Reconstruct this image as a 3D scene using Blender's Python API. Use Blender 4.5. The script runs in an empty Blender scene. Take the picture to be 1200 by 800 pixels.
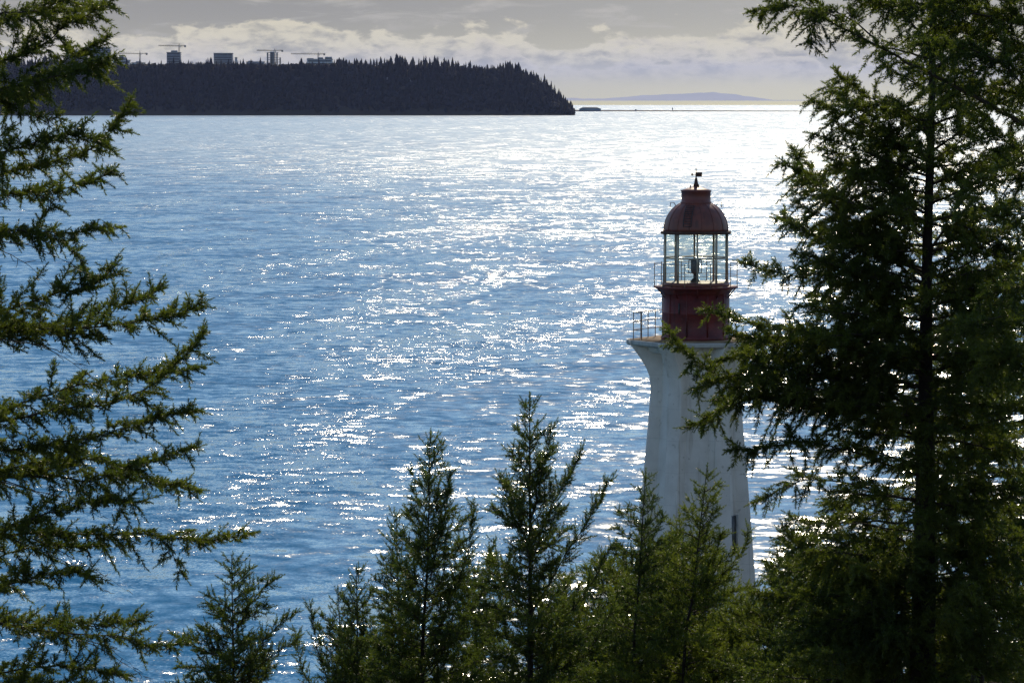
import bpy, math, random
import numpy as np
from mathutils import Vector

# ------------------------------------------------------------------ camera
C = bpy.context.scene.collection
SC = bpy.context.scene
F = 4600.0                     # focal length in pixels of the 1200 px wide photograph
PITCH = 0.0636
CAM = np.array((0.0, 0.0, 39.0))
RE2 = 2 * 6.371e6
cd = bpy.data.cameras.new('camera')
cd.sensor_width = 36.0
cd.lens = 36.0 * F / 1200.0
cd.clip_start = 0.5
cd.clip_end = 200000.0
co = bpy.data.objects.new('camera', cd)
C.objects.link(co)
co.location = CAM
co.rotation_euler = (math.pi / 2 - PITCH, 0, 0)
SC.camera = co

# ------------------------------------------------------------------ light
SUN_AZ = math.radians(6.0)     # clockwise from +Y (the viewing direction)
SUN_EL = math.radians(36.5)
SKY_STRENGTH = 0.11
SUN_STRENGTH = 3.4
SC.view_settings.view_transform = 'Standard'
SC.view_settings.look = 'None'
SC.view_settings.exposure = 0.0
SC.view_settings.gamma = 1.0
SC.view_settings.use_curve_mapping = False
try:
    SC.cycles.use_denoising = True
    SC.cycles.denoiser = 'OPENIMAGEDENOISE'
    SC.cycles.denoising_input_passes = 'RGB_ALBEDO_NORMAL'
    SC.cycles.denoising_prefilter = 'NONE'
    SC.cycles.max_bounces = 6
    SC.cycles.transparent_max_bounces = 12
    SC.cycles.volume_bounces = 0
    SC.cycles.sample_clamp_direct = 0
    SC.cycles.caustics_reflective = False
    SC.cycles.caustics_refractive = False
except Exception:
    pass

sd = bpy.data.lights.new('sun', 'SUN')
sd.energy = SUN_STRENGTH
sd.angle = math.radians(0.53)
sd.color = (1.0, 0.86, 0.63)
so = bpy.data.objects.new('sun', sd)
C.objects.link(so)
sdir = Vector((math.sin(SUN_AZ) * math.cos(SUN_EL), math.cos(SUN_AZ) * math.cos(SUN_EL), math.sin(SUN_EL)))
so.rotation_euler = sdir.to_track_quat('Z', 'Y').to_euler()
so.location = (0, 0, 300)


class NT:
    """tiny helper to write node trees"""
    def __init__(self, tree):
        self.t = tree
        self.n = tree.nodes
        self.l = tree.links

    def new(self, typ, **kw):
        nd = self.n.new(typ)
        for k, v in kw.items():
            setattr(nd, k, v)
        return nd

    def put(self, sock, v):
        if v is None:
            return
        if isinstance(v, bpy.types.NodeSocket):
            self.l.new(v, sock)
        else:
            sock.default_value = v

    def m(self, op, a, b=None, c=None, clamp=False):
        nd = self.new('ShaderNodeMath', operation=op, use_clamp=clamp)
        for i, v in enumerate((a, b, c)):
            self.put(nd.inputs[i], v)
        return nd.outputs[0]

    def vm(self, op, a, b=None):
        nd = self.new('ShaderNodeVectorMath', operation=op)
        self.put(nd.inputs[0], a)
        if op == 'SCALE':
            self.put(nd.inputs['Scale'], b)
        else:
            self.put(nd.inputs[1], b)
        return nd.outputs[0]

    def mix(self, f, a, b, blend='MIX'):
        nd = self.new('ShaderNodeMix', data_type='RGBA', blend_type=blend)
        nd.clamp_factor = True
        self.put(nd.inputs[0], f)
        self.put(nd.inputs[6], a)
        self.put(nd.inputs[7], b)
        return nd.outputs[2]

    def noise(self, vec, scale, detail=4, rough=0.5, dist=0.0, dims='3D'):
        nd = self.new('ShaderNodeTexNoise', noise_dimensions=dims)
        self.put(nd.inputs['Vector'], vec)
        nd.inputs['Scale'].default_value = scale
        nd.inputs['Detail'].default_value = detail
        nd.inputs['Roughness'].default_value = rough
        nd.inputs['Distortion'].default_value = dist
        return nd.outputs['Fac'], nd.outputs['Color']

    def ramp(self, f, stops):
        nd = self.new('ShaderNodeValToRGB')
        el = nd.color_ramp.elements
        while len(el) < len(stops):
            el.new(0.5)
        for e, (p, c) in zip(el, stops):
            e.position = p
            e.color = c if len(c) == 4 else (*c, 1)
        self.put(nd.inputs[0], f)
        return nd.outputs[0]

    def smooth(self, v, a, b, lo=0.0, hi=1.0):
        nd = self.new('ShaderNodeMapRange', interpolation_type='SMOOTHSTEP')
        self.put(nd.inputs[0], v)
        nd.inputs[1].default_value = a
        nd.inputs[2].default_value = b
        nd.inputs[3].default_value = lo
        nd.inputs[4].default_value = hi
        return nd.outputs[0]

    def comb(self, x, y, z):
        nd = self.new('ShaderNodeCombineXYZ')
        for i, v in enumerate((x, y, z)):
            self.put(nd.inputs[i], v)
        return nd.outputs[0]

    def sep(self, v):
        nd = self.new('ShaderNodeSeparateXYZ')
        self.put(nd.inputs[0], v)
        return nd.outputs


def build_world():
    w = bpy.data.worlds.new('World')
    SC.world = w
    w.use_nodes = True
    t = NT(w.node_tree)
    t.n.clear()
    out = t.new('ShaderNodeOutputWorld')
    bg = t.new('ShaderNodeBackground')
    sky = t.new('ShaderNodeTexSky', sky_type='NISHITA')
    sky.sun_disc = False
    sky.sun_elevation = SUN_EL
    sky.sun_rotation = SUN_AZ
    sky.altitude = 40
    sky.air_density = 1.0
    sky.dust_density = 0.05
    sky.ozone_density = 1.3
    tc = t.new('ShaderNodeTexCoord')
    x, y, z = t.sep(tc.outputs['Generated'])
    el = t.m('MULTIPLY', t.m('ARCSINE', z), 57.2958)
    az = t.m('MULTIPLY', t.m('ARCTAN2', x, y), 57.2958)
    S = 1.0 / SKY_STRENGTH
    def col(r, g, b):
        return (r * S, g * S, b * S, 1)
    # grey veil of thin cloud low over the sea
    veil = t.mix(t.smooth(el, -0.3, 1.35), col(.68, .595, .24), col(.36, .345, .285))
    # slightly brighter towards the sun
    glow = t.smooth(t.m('ABSOLUTE', t.m('SUBTRACT', az, 5.5)), 0.0, 10.0, 1.26, 0.90)
    veil = t.vm('SCALE', veil, glow)
    # wisps
    wv = t.comb(t.m('MULTIPLY', az, 0.45), t.m('MULTIPLY', el, 2.2), 3.3)
    wf, _ = t.noise(wv, 1.5, 6, 0.58, 0.5)
    wisp = t.m('MULTIPLY', t.smooth(wf, 0.50, 0.70), t.smooth(el, 0.3, 1.0))
    base = t.mix(t.m('MULTIPLY', wisp, 0.55), veil, col(.60, .56, .47))
    # two rows of cumulus
    for (lo, top, amp, sx, sy, seed, bright, strength) in (
            (0.10, 0.92, 0.50, 0.62, 1.5, 2.7, (.76, .69, .48), 0.95),
            (0.0, 0.60, 0.42, 0.75, 1.7, 9.1, (.72, .65, .48), 0.85)):
        cvec = t.comb(t.m('MULTIPLY', az, sx), t.m('MULTIPLY', el, sy), seed)
        nf, _ = t.noise(cvec, 2.0, 7, 0.56, 0.15)
        tv = t.comb(t.m('MULTIPLY', az, 0.55), 0.0, seed + 4)
        tf, _ = t.noise(tv, 1.0, 3, 0.5)
        # height of the cloud tops varies along the horizon
        topv = t.m('ADD', top, t.m('MULTIPLY', t.m('SUBTRACT', tf, 0.5), amp * 2))
        d = t.m('ADD', t.m('MULTIPLY', t.m('SUBTRACT', topv, el), 1.5), t.m('MULTIPLY', t.m('SUBTRACT', nf, 0.5), 2.2))
        cov = t.smooth(d, 0.0, 0.22)
        # rims catch the sun, cores are grey
        bf, _ = t.noise(cvec, 4.5, 6, 0.6, 0.3)
        core = t.smooth(t.m('ADD', d, t.m('MULTIPLY', t.m('SUBTRACT', bf, 0.5), 2.0)), 0.15, 1.0)
        ccol = t.mix(core, col(*bright), col(.37, .35, .265))
        fade = t.m('MULTIPLY', t.smooth(el, lo, lo + 0.45), strength)
        base = t.mix(t.m('MULTIPLY', cov, fade), base, ccol)
    up = t.smooth(el, 1.8, 5.5)
    colr = t.mix(up, base, sky.outputs[0])
    bg.inputs['Strength'].default_value = SKY_STRENGTH
    t.l.new(colr, bg.inputs['Color'])
    t.l.new(bg.outputs[0], out.inputs[0])


build_world()

# ------------------------------------------------------------------ helpers
rng = np.random.default_rng(11)
random.seed(4)


def sea_z(r):
    return -r * r / RE2


def at(px, py, Y):
    """world point at distance Y along the view for a pixel of the 1200x800 photograph"""
    cx = (px - 600.0) / F
    cy = -(py - 400.0) / F
    s, c = math.sin(PITCH), math.cos(PITCH)
    dy = c + cy * s
    t = Y / dy
    return np.array((cx * t, Y, CAM[2] + t * (-s + cy * c)))


def tag(o, label=None, cat=None, group=None, kind=None):
    if label: o['label'] = label
    if cat: o['category'] = cat
    if group: o['group'] = group
    if kind: o['kind'] = kind
    return o


def empty(name, loc, label, cat, group=None, rz=0.0):
    o = bpy.data.objects.new(name, None)
    C.objects.link(o)
    o.location = loc
    o.rotation_euler = (0, 0, rz)
    o.empty_display_size = 0.3
    return tag(o, label, cat, group)


def link(name, me, mat, parent=None):
    me.name = name
    if mat is not None:
        me.materials.append(mat)
    o = bpy.data.objects.new(name, me)
    C.objects.link(o)
    if parent is not None:
        o.parent = parent
    return o


def np_mesh(name, v, faces_flat, sizes, smooth=False):
    me = bpy.data.meshes.new(name)
    v = np.ascontiguousarray(v, dtype=np.float32)
    me.vertices.add(len(v))
    me.vertices.foreach_set('co', v.ravel())
    me.loops.add(len(faces_flat))
    me.loops.foreach_set('vertex_index', np.ascontiguousarray(faces_flat, dtype=np.int32))
    sizes = np.asarray(sizes, dtype=np.int32)
    starts = np.concatenate(([0], np.cumsum(sizes)[:-1])).astype(np.int32)
    me.polygons.add(len(sizes))
    me.polygons.foreach_set('loop_start', starts)
    me.polygons.foreach_set('loop_total', sizes)
    if smooth:
        me.polygons.foreach_set('use_smooth', np.ones(len(sizes), dtype=bool))
    me.update(calc_edges=True)
    return me


class MB:
    """collects boxes, tubes and lathes, then makes ONE mesh object"""
    def __init__(self, origin=(0, 0, 0)):
        self.v = []; self.f = []; self.o = np.array(origin, float); self.n = 0

    def add(self, v, f):
        v = np.asarray(v, float)
        self.v.append(v)
        self.f += [[i + self.n for i in q] for q in f]
        self.n += len(v)

    def box(self, c, s, rz=0.0):
        c = np.array(c, float); hx, hy, hz = np.array(s, float) / 2
        p = np.array([(-hx, -hy, -hz), (hx, -hy, -hz), (hx, hy, -hz), (-hx, hy, -hz),
                      (-hx, -hy, hz), (hx, -hy, hz), (hx, hy, hz), (-hx, hy, hz)])
        if rz:
            ca, sa = math.cos(rz), math.sin(rz)
            p = p @ np.array([(ca, sa, 0), (-sa, ca, 0), (0, 0, 1)])
        self.add(p + c, [(0, 3, 2, 1), (4, 5, 6, 7), (0, 1, 5, 4), (1, 2, 6, 5), (2, 3, 7, 6), (3, 0, 4, 7)])

    def tube(self, pts, rad, sides=6, caps=True):
        pts = np.asarray(pts, float)
        rad = np.full(len(pts), rad) if np.isscalar(rad) else np.asarray(rad, float)
        v, f = tube_arrays(pts, rad, sides)
        fl = [tuple(q) for q in f]
        if caps:
            k = len(pts) - 1
            fl.append(tuple(range(sides))[::-1])
            fl.append(tuple(range(k * sides, k * sides + sides)))
        self.add(v, fl)

    def lathe(self, prof, sides=32, rot=0.0, centre=(0, 0), cap=True):
        prof = np.asarray(prof, float)
        a = np.arange(sides) / sides * 2 * math.pi + rot
        v = []
        for r, z in prof:
            v.append(np.stack((centre[0] + r * np.cos(a), centre[1] + r * np.sin(a), np.full(sides, z)), 1))
        v = np.concatenate(v)
        f = []
        for k in range(len(prof) - 1):
            for i in range(sides):
                j = (i + 1) % sides
                f.append((k * sides + i, k * sides + j, (k + 1) * sides + j, (k + 1) * sides + i))
        if cap:
            f.append(tuple(range(sides))[::-1])
            k = len(prof) - 1
            f.append(tuple(range(k * sides, k * sides + sides)))
        self.add(v, f)

    def build(self, name, mat, parent=None, smooth=False, bevel=0.0):
        v = np.concatenate(self.v) - self.o
        flat = [i for q in self.f for i in q]
        me = np_mesh(name, v, flat, [len(q) for q in self.f], smooth)
        o = link(name, me, mat, parent)
        if bevel:
            b = o.modifiers.new('bevel', 'BEVEL')
            b.width = bevel; b.segments = 2; b.limit_method = 'ANGLE'; b.angle_limit = math.radians(40)
        return o


def tube_arrays(pts, rad, sides):
    n = len(pts)
    tan = np.gradient(pts, axis=0)
    tan /= np.linalg.norm(tan, axis=1, keepdims=True) + 1e-12
    ref = np.array((0.0, 0.0, 1.0))
    if abs(tan[:, 2]).mean() > 0.8:
        ref = np.array((1.0, 0.0, 0.0))
    u = np.cross(tan, ref); u /= np.linalg.norm(u, axis=1, keepdims=True) + 1e-12
    w = np.cross(tan, u)
    a = np.arange(sides) / sides * 2 * math.pi
    v = (pts[:, None, :] + rad[:, None, None] * (np.cos(a)[None, :, None] * u[:, None, :] + np.sin(a)[None, :, None] * w[:, None, :])).reshape(-1, 3)
    k = np.arange(n - 1)[:, None]; i = np.arange(sides)[None, :]; j = (i + 1) % sides
    f = np.stack((k * sides + i, k * sides + j, (k + 1) * sides + j, (k + 1) * sides + i), -1).reshape(-1, 4)
    return v, f


# ------------------------------------------------------------------ materials
def mat(name):
    m = bpy.data.materials.new(name)
    m.use_nodes = True
    t = NT(m.node_tree)
    t.n.clear()
    out = t.new('ShaderNodeOutputMaterial')
    return m, t, out


def surf(name, c1, c2, scale=3.0, rough=0.6, metallic=0.0, bump=0.0, detail=5, streak=None, c3=None, lines=0.0):
    m, t, out = mat(name)
    p = t.new('ShaderNodeBsdfPrincipled')
    tc = t.new('ShaderNodeTexCoord')
    f, _ = t.noise(tc.outputs['Object'], scale, detail, 0.6)
    c = t.mix(t.smooth(f, 0.35, 0.68), (*c1, 1), (*c2, 1))
    if streak:                      # vertical runs of rust or grime
        x, y, z = t.sep(tc.outputs['Object'])
        sv = t.comb(t.m('MULTIPLY', x, streak[1]), t.m('MULTIPLY', y, streak[1]), t.m('MULTIPLY', z, streak[2]))
        sf, _ = t.noise(sv, 1.0, 5, 0.62)
        c = t.mix(t.m('MULTIPLY', t.smooth(sf, streak[3], streak[3] + 0.17), streak[4]), c, (*streak[0], 1))
    if lines:                       # joints between the lifts of concrete
        zz = t.sep(tc.outputs['Object'])[2]
        fr = t.m('FRACT', t.m('DIVIDE', zz, lines))
        ln = t.m('LESS_THAN', fr, 0.022)
        c = t.mix(t.m('MULTIPLY', ln, 0.16), c, (0.30, 0.27, 0.23, 1))
    if c3:
        g, _ = t.noise(tc.outputs['Object'], scale * 4.3, 4, 0.65)
        c = t.mix(t.smooth(g, 0.60, 0.72), c, (*c3, 1))
    t.l.new(c, p.inputs['Base Color'])
    p.inputs['Roughness'].default_value = rough
    p.inputs['Metallic'].default_value = metallic
    if bump:
        b = t.new('ShaderNodeBump')
        b.inputs['Strength'].default_value = bump
        b.inputs['Distance'].default_value = 0.02
        t.l.new(f, b.inputs['Height'])
        t.l.new(b.outputs[0], p.inputs['Normal'])
    t.l.new(p.outputs[0], out.inputs[0])
    return m


def leaf_mat(name, c1, c2, trans=0.35, scale=1.6):
    m, t, out = mat(name)
    tc = t.new('ShaderNodeTexCoord')
    f, _ = t.noise(tc.outputs['Object'], scale, 3, 0.6)
    g, _ = t.noise(tc.outputs['Object'], scale * 9, 2, 0.5)
    f = t.m('ADD', t.m('MULTIPLY', f, 0.6), t.m('MULTIPLY', g, 0.4))
    c = t.mix(t.smooth(f, 0.36, 0.64), (*c1, 1), (*c2, 1))
    p = t.new('ShaderNodeBsdfPrincipled')
    p.inputs['Roughness'].default_value = 0.42
    p.inputs['Specular IOR Level'].default_value = 0.5
    t.l.new(c, p.inputs['Base Color'])
    tr = t.new('ShaderNodeBsdfTranslucent')
    t.l.new(t.mix(1.0, c, (1.35, 1.5, 0.7, 1), 'MULTIPLY'), tr.inputs['Color'])
    ms = t.new('ShaderNodeMixShader')
    ms.inputs[0].default_value = trans
    t.l.new(p.outputs[0], ms.inputs[1]); t.l.new(tr.outputs[0], ms.inputs[2])
    t.l.new(ms.outputs[0], out.inputs[0])
    return m


NORMAL_LEAN = 0.14
SEA_COL = (0.002, 0.170, 0.36)


def water_mat():
    m, t, out = mat('sea_water')
    geo = t.new('ShaderNodeNewGeometry')
    pos = geo.outputs['Position']
    x, y, z = t.sep(pos)
    sx = t.m('MULTIPLY', x, 1.15)
    pv = t.comb(t.m('ADD', sx, t.m('MULTIPLY', y, 0.18)), t.m('ADD', y, t.m('MULTIPLY', x, -0.12)), 0.0)
    _, swell = t.noise(pv, 0.055, 2, 0.5)
    _, waves = t.noise(pv, 0.33, 3, 0.55)
    _, ripp = t.noise(pv, 3.4, 3, 0.64)
    # wind lanes and gusts: the ripples are stronger in some places than in others
    gv = t.comb(t.m('SUBTRACT', x, t.m('MULTIPLY', y, 0.16)), t.m('MULTIPLY', y, 0.13), 5.0)
    g1, _ = t.noise(gv, 0.045, 6, 0.66, 0.8)
    g2, _ = t.noise(gv, 0.006, 3, 0.55, 0.3)
    gust = t.smooth(t.m('ADD', t.m('MULTIPLY', g1, 0.6), t.m('MULTIPLY', g2, 0.4)), 0.40, 0.63)
    # the open strait is windier than the lee of the near shore
    off = t.smooth(y, 500.0, 2600.0)
    half = (0.5, 0.5, 0.5)
    a = t.vm('SCALE', t.vm('SUBTRACT', swell, half), t.m('ADD', 0.30, t.m('MULTIPLY', off, 0.30)))
    b = t.vm('SCALE', t.vm('SUBTRACT', waves, half), t.m('ADD', t.m('ADD', 0.50, t.m('MULTIPLY', off, 0.14)), t.m('MULTIPLY', gust, 0.32)))
    c = t.vm('SCALE', t.vm('SUBTRACT', ripp, half), t.m('ADD', 0.12, t.m('MULTIPLY', gust, 0.88)))
    sl = t.vm('ADD', t.vm('ADD', a, b), c)
    s1, s2, s3 = t.sep(sl)
    # added tilt of the normals towards this shore, so they reflect higher, bluer sky
    nrm = t.vm('NORMALIZE', t.comb(s1, t.m('SUBTRACT', s2, t.smooth(y, 700.0, 4500.0, NORMAL_LEAN, NORMAL_LEAN * 0.38)), 1.0))
    p = t.new('ShaderNodeBsdfPrincipled')
    p.inputs['Base Color'].default_value = (*SEA_COL, 1)
    p.inputs['IOR'].default_value = 1.33
    rg = t.m('ADD', 0.145, t.m('MULTIPLY', off, 0.15))
    t.l.new(rg, p.inputs['Roughness'])
    t.l.new(nrm, p.inputs['Normal'])
    t.l.new(p.outputs[0], out.inputs[0])
    return m


M = {}
M['water'] = water_mat()
M['needle'] = leaf_mat('fir_needles', (0.048, 0.072, 0.016), (0.148, 0.166, 0.030), 0.54)
M['needle_young'] = leaf_mat('young_fir_needles', (0.040, 0.064, 0.018), (0.120, 0.146, 0.030), 0.52, 2.2)
M['needle_light'] = leaf_mat('light_fir_needles', (0.074, 0.098, 0.018), (0.180, 0.200, 0.034), 0.55, 1.4)
M['leaf'] = leaf_mat('shrub_leaves', (0.070, 0.110, 0.014), (0.160, 0.210, 0.026), 0.50, 2.0)
M['bark'] = surf('bark', (0.018, 0.013, 0.010), (0.045, 0.034, 0.026), 9, 0.95, bump=0.8)
M['twig'] = surf('twig_bark', (0.035, 0.026, 0.018), (0.080, 0.060, 0.040), 14, 0.9)
M['white'] = surf('white_render', (0.86, 0.80, 0.73), (0.74, 0.68, 0.61), 0.9, 0.75, bump=0.15,
                  streak=((0.36, 0.29, 0.21), 3.2, 0.13, 0.53, 0.55), c3=(0.56, 0.51, 0.44), lines=1.22)
M['red'] = surf('red_paint', (0.18, 0.024, 0.021), (0.10, 0.018, 0.018), 2.2, 0.55,
                streak=((0.055, 0.020, 0.016), 4.5, 0.35, 0.52, 0.65), c3=(0.20, 0.06, 0.045))
M['dome'] = surf('dome_paint', (0.25, 0.075, 0.050), (0.16, 0.052, 0.040), 2.4, 0.45,
                 streak=((0.065, 0.03, 0.028), 5.5, 0.6, 0.52, 0.6), c3=(0.22, 0.09, 0.06))
M['vent'] = surf('vent_paint', (0.26, 0.075, 0.055), (0.17, 0.055, 0.045), 3.0, 0.5, c3=(0.30, 0.12, 0.08))
M['rust'] = surf('rusty_iron', (0.12, 0.050, 0.028), (0.055, 0.032, 0.026), 12, 0.8)
M['deck'] = surf('stained_deck', (0.34, 0.23, 0.13), (0.20, 0.12, 0.065), 3.0, 0.9, c3=(0.10, 0.055, 0.035))
M['slab'] = surf('weathered_concrete', (0.55, 0.53, 0.49), (0.38, 0.36, 0.33), 3.0, 0.85, bump=0.2)
M['mullion'] = surf('pale_mullion', (0.62, 0.56, 0.44), (0.42, 0.34, 0.24), 6, 0.6)
M['dark'] = surf('dark_metal', (0.03, 0.03, 0.032), (0.05, 0.05, 0.05), 8, 0.5)
M['lamp'] = surf('lamp_housing', (0.16, 0.17, 0.18), (0.09, 0.10, 0.11), 8, 0.35)
M['rail'] = surf('rail_paint', (0.34, 0.26, 0.19), (0.20, 0.12, 0.08), 12, 0.7)
M['slit'] = surf('dark_window', (0.05, 0.05, 0.05), (0.09, 0.085, 0.08), 8, 0.3)
M['rock'] = surf('rock', (0.16, 0.14, 0.12), (0.075, 0.07, 0.06), 0.35, 0.95, bump=0.6)
M['forest_floor'] = surf('forest_floor', (0.030, 0.036, 0.014), (0.055, 0.045, 0.028), 0.5, 1.0, bump=0.6, c3=(0.06, 0.075, 0.02))
M['roof'] = surf('roof_felt', (0.16, 0.07, 0.06), (0.12, 0.06, 0.05), 2, 0.8)
M['headland'] = surf('headland_earth', (0.040, 0.036, 0.022), (0.062, 0.050, 0.034), 0.012, 1.0)
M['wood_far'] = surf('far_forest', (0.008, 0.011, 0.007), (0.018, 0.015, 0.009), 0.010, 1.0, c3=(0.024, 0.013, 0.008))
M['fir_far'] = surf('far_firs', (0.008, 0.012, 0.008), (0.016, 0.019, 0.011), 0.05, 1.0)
M['tower_a'] = surf('tower_cladding', (0.34, 0.34, 0.36), (0.40, 0.40, 0.41), 0.05, 0.7)
M['tower_b'] = surf('pale_cladding', (0.66, 0.66, 0.66), (0.74, 0.74, 0.72), 0.05, 0.7)
M['tower_g'] = surf('window_glass_far', (0.05, 0.06, 0.07), (0.09, 0.10, 0.11), 0.05, 0.25)
M['concrete_far'] = surf('raw_concrete', (0.26, 0.25, 0.24), (0.33, 0.32, 0.30), 0.08, 0.9)
M['crane'] = surf('crane_steel', (0.30, 0.27, 0.20), (0.24, 0.22, 0.18), 0.2, 0.6)
M['sand'] = surf('sand', (0.16, 0.14, 0.12), (0.22, 0.19, 0.16), 0.02, 1.0)
M['hill'] = surf('mountain', (0.40, 0.38, 0.32), (0.46, 0.43, 0.36), 0.0006, 1.0)


def glass_mat():
    m, t, out = mat('lantern_glass')
    tr = t.new('ShaderNodeBsdfTransparent')
    tr.inputs[0].default_value = (0.90, 0.93, 0.90, 1)
    gl = t.new('ShaderNodeBsdfGlossy')
    gl.inputs['Roughness'].default_value = 0.03
    lw = t.new('ShaderNodeLayerWeight'); lw.inputs['Blend'].default_value = 0.5
    fr = t.m('ADD', 0.04, t.m('MULTIPLY', t.m('POWER', lw.outputs['Facing'], 5.0), 0.9))
    ms = t.new('ShaderNodeMixShader')
    t.l.new(fr, ms.inputs[0]); t.l.new(tr.outputs[0], ms.inputs[1]); t.l.new(gl.outputs[0], ms.inputs[2])
    t.l.new(ms.outputs[0], out.inputs[0])
    return m


M['glass'] = glass_mat()

# ------------------------------------------------------------------ sea
def build_sea():
    sect = 180
    rr = np.concatenate(([0.001], np.geomspace(60, 34000, 110)))
    a = np.arange(sect) / sect * 2 * math.pi
    v = np.stack((rr[:, None] * np.cos(a), rr[:, None] * np.sin(a), np.repeat(sea_z(rr)[:, None], sect, 1)), -1).reshape(-1, 3)
    k = np.arange(len(rr) - 1)[:, None]; i = np.arange(sect)[None]; j = (i + 1) % sect
    f = np.stack((k * sect + i, (k + 1) * sect + i, (k + 1) * sect + j, k * sect + j), -1).reshape(-1, 4)
    o = link('sea', np_mesh('sea', v, f.ravel(), np.full(len(f), 4), True), M['water'])
    tag(o, kind='structure')


build_sea()

# ------------------------------------------------------------------ near ground
PY = [-160, -20, 0, 8, 20, 40, 70, 100, 125, 140, 160, 166, 176, 190, 230]
PZ = [48, 39, 37.2, 35, 30.5, 25.5, 20.0, 16.8, 15.2, 15.3, 15.0, 12.5, 3.0, -4, -8]


def vnoise(x, y, s, seed=0):
    r = np.random.default_rng(seed)
    tab = r.random((64, 64))
    x = np.asarray(x, float) * s; y = np.asarray(y, float) * s
    xi = np.floor(x).astype(int); yi = np.floor(y).astype(int)
    fx = x - xi; fy = y - yi
    fx = fx * fx * (3 - 2 * fx); fy = fy * fy * (3 - 2 * fy)
    g = lambda i, j: tab[i % 64, j % 64]
    return (g(xi, yi) * (1 - fx) + g(xi + 1, yi) * fx) * (1 - fy) + (g(xi, yi + 1) * (1 - fx) + g(xi + 1, yi + 1) * fx) * fy


def ground_z(x, y):
    x = np.asarray(x, float); y = np.asarray(y, float)
    z = np.interp(y, PY, PZ)
    left = -6.0 - 0.0 * y                                  # the shore swings in on the left
    e = np.clip((left - x) / 14.0, 0, 1) * np.clip((y - 70) / 45.0, 0, 1)
    e = e * e * (3 - 2 * e)
    z = z * (1 - e) + (-6) * e
    e2 = np.clip((np.abs(x) - 120) / 60, 0, 1)
    z = z * (1 - e2) + (-6) * e2 * 1.0
    rough = (vnoise(x, y, 0.13, 1) - 0.5) * 1.6 + (vnoise(x, y, 0.5, 2) - 0.5) * 0.6
    return z + rough


def build_ground():
    nx, ny = 181, 181
    xs = np.linspace(-190, 190, nx); ys = np.linspace(-150, 225, ny)
    X, Y = np.meshgrid(xs, ys)
    Z = ground_z(X, Y)
    v = np.stack((X, Y, Z), -1).reshape(-1, 3)
    i = np.arange(nx - 1)[None]; j = np.arange(ny - 1)[:, None]
    a = j * nx + i
    f = np.stack((a, a + 1, a + nx + 1, a + nx), -1).reshape(-1, 4)
    o = link('ground', np_mesh('ground', v, f.ravel(), np.full(len(f), 4), True), M['forest_floor'])
    tag(o, kind='structure')
    # bare rock that the lighthouse stands on
    c = at(814, 790, 151)
    mb = MB()
    n = 28
    rings = []
    for k, (r, z) in enumerate(((0.01, 16.05), (3.0, 16.0), (5.0, 15.7), (8.0, 14.6), (11, 12.2), (14, 8))):
        a = np.arange(n) / n * 2 * math.pi
        rad = r * (1 + (0.12 * np.sin(3 * a + k) + 0.08 * np.sin(7 * a + 2 * k)) * (k > 1))
        zz = z + (0.18 * np.sin(5 * a + k * 1.7)) * (k > 1)
        rings.append(np.stack((c[0] + rad * np.cos(a), 151 + rad * np.sin(a), zz), 1))
    v = np.concatenate(rings)
    f = [(k * n + i, k * n + (i + 1) % n, (k + 1) * n + (i + 1) % n, (k + 1) * n + i)[::-1] for k in range(5) for i in range(n)]
    mb.add(v, f)
    tag(mb.build('rock_outcrop', M['rock'], None, True), kind='structure')


build_ground()

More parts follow.
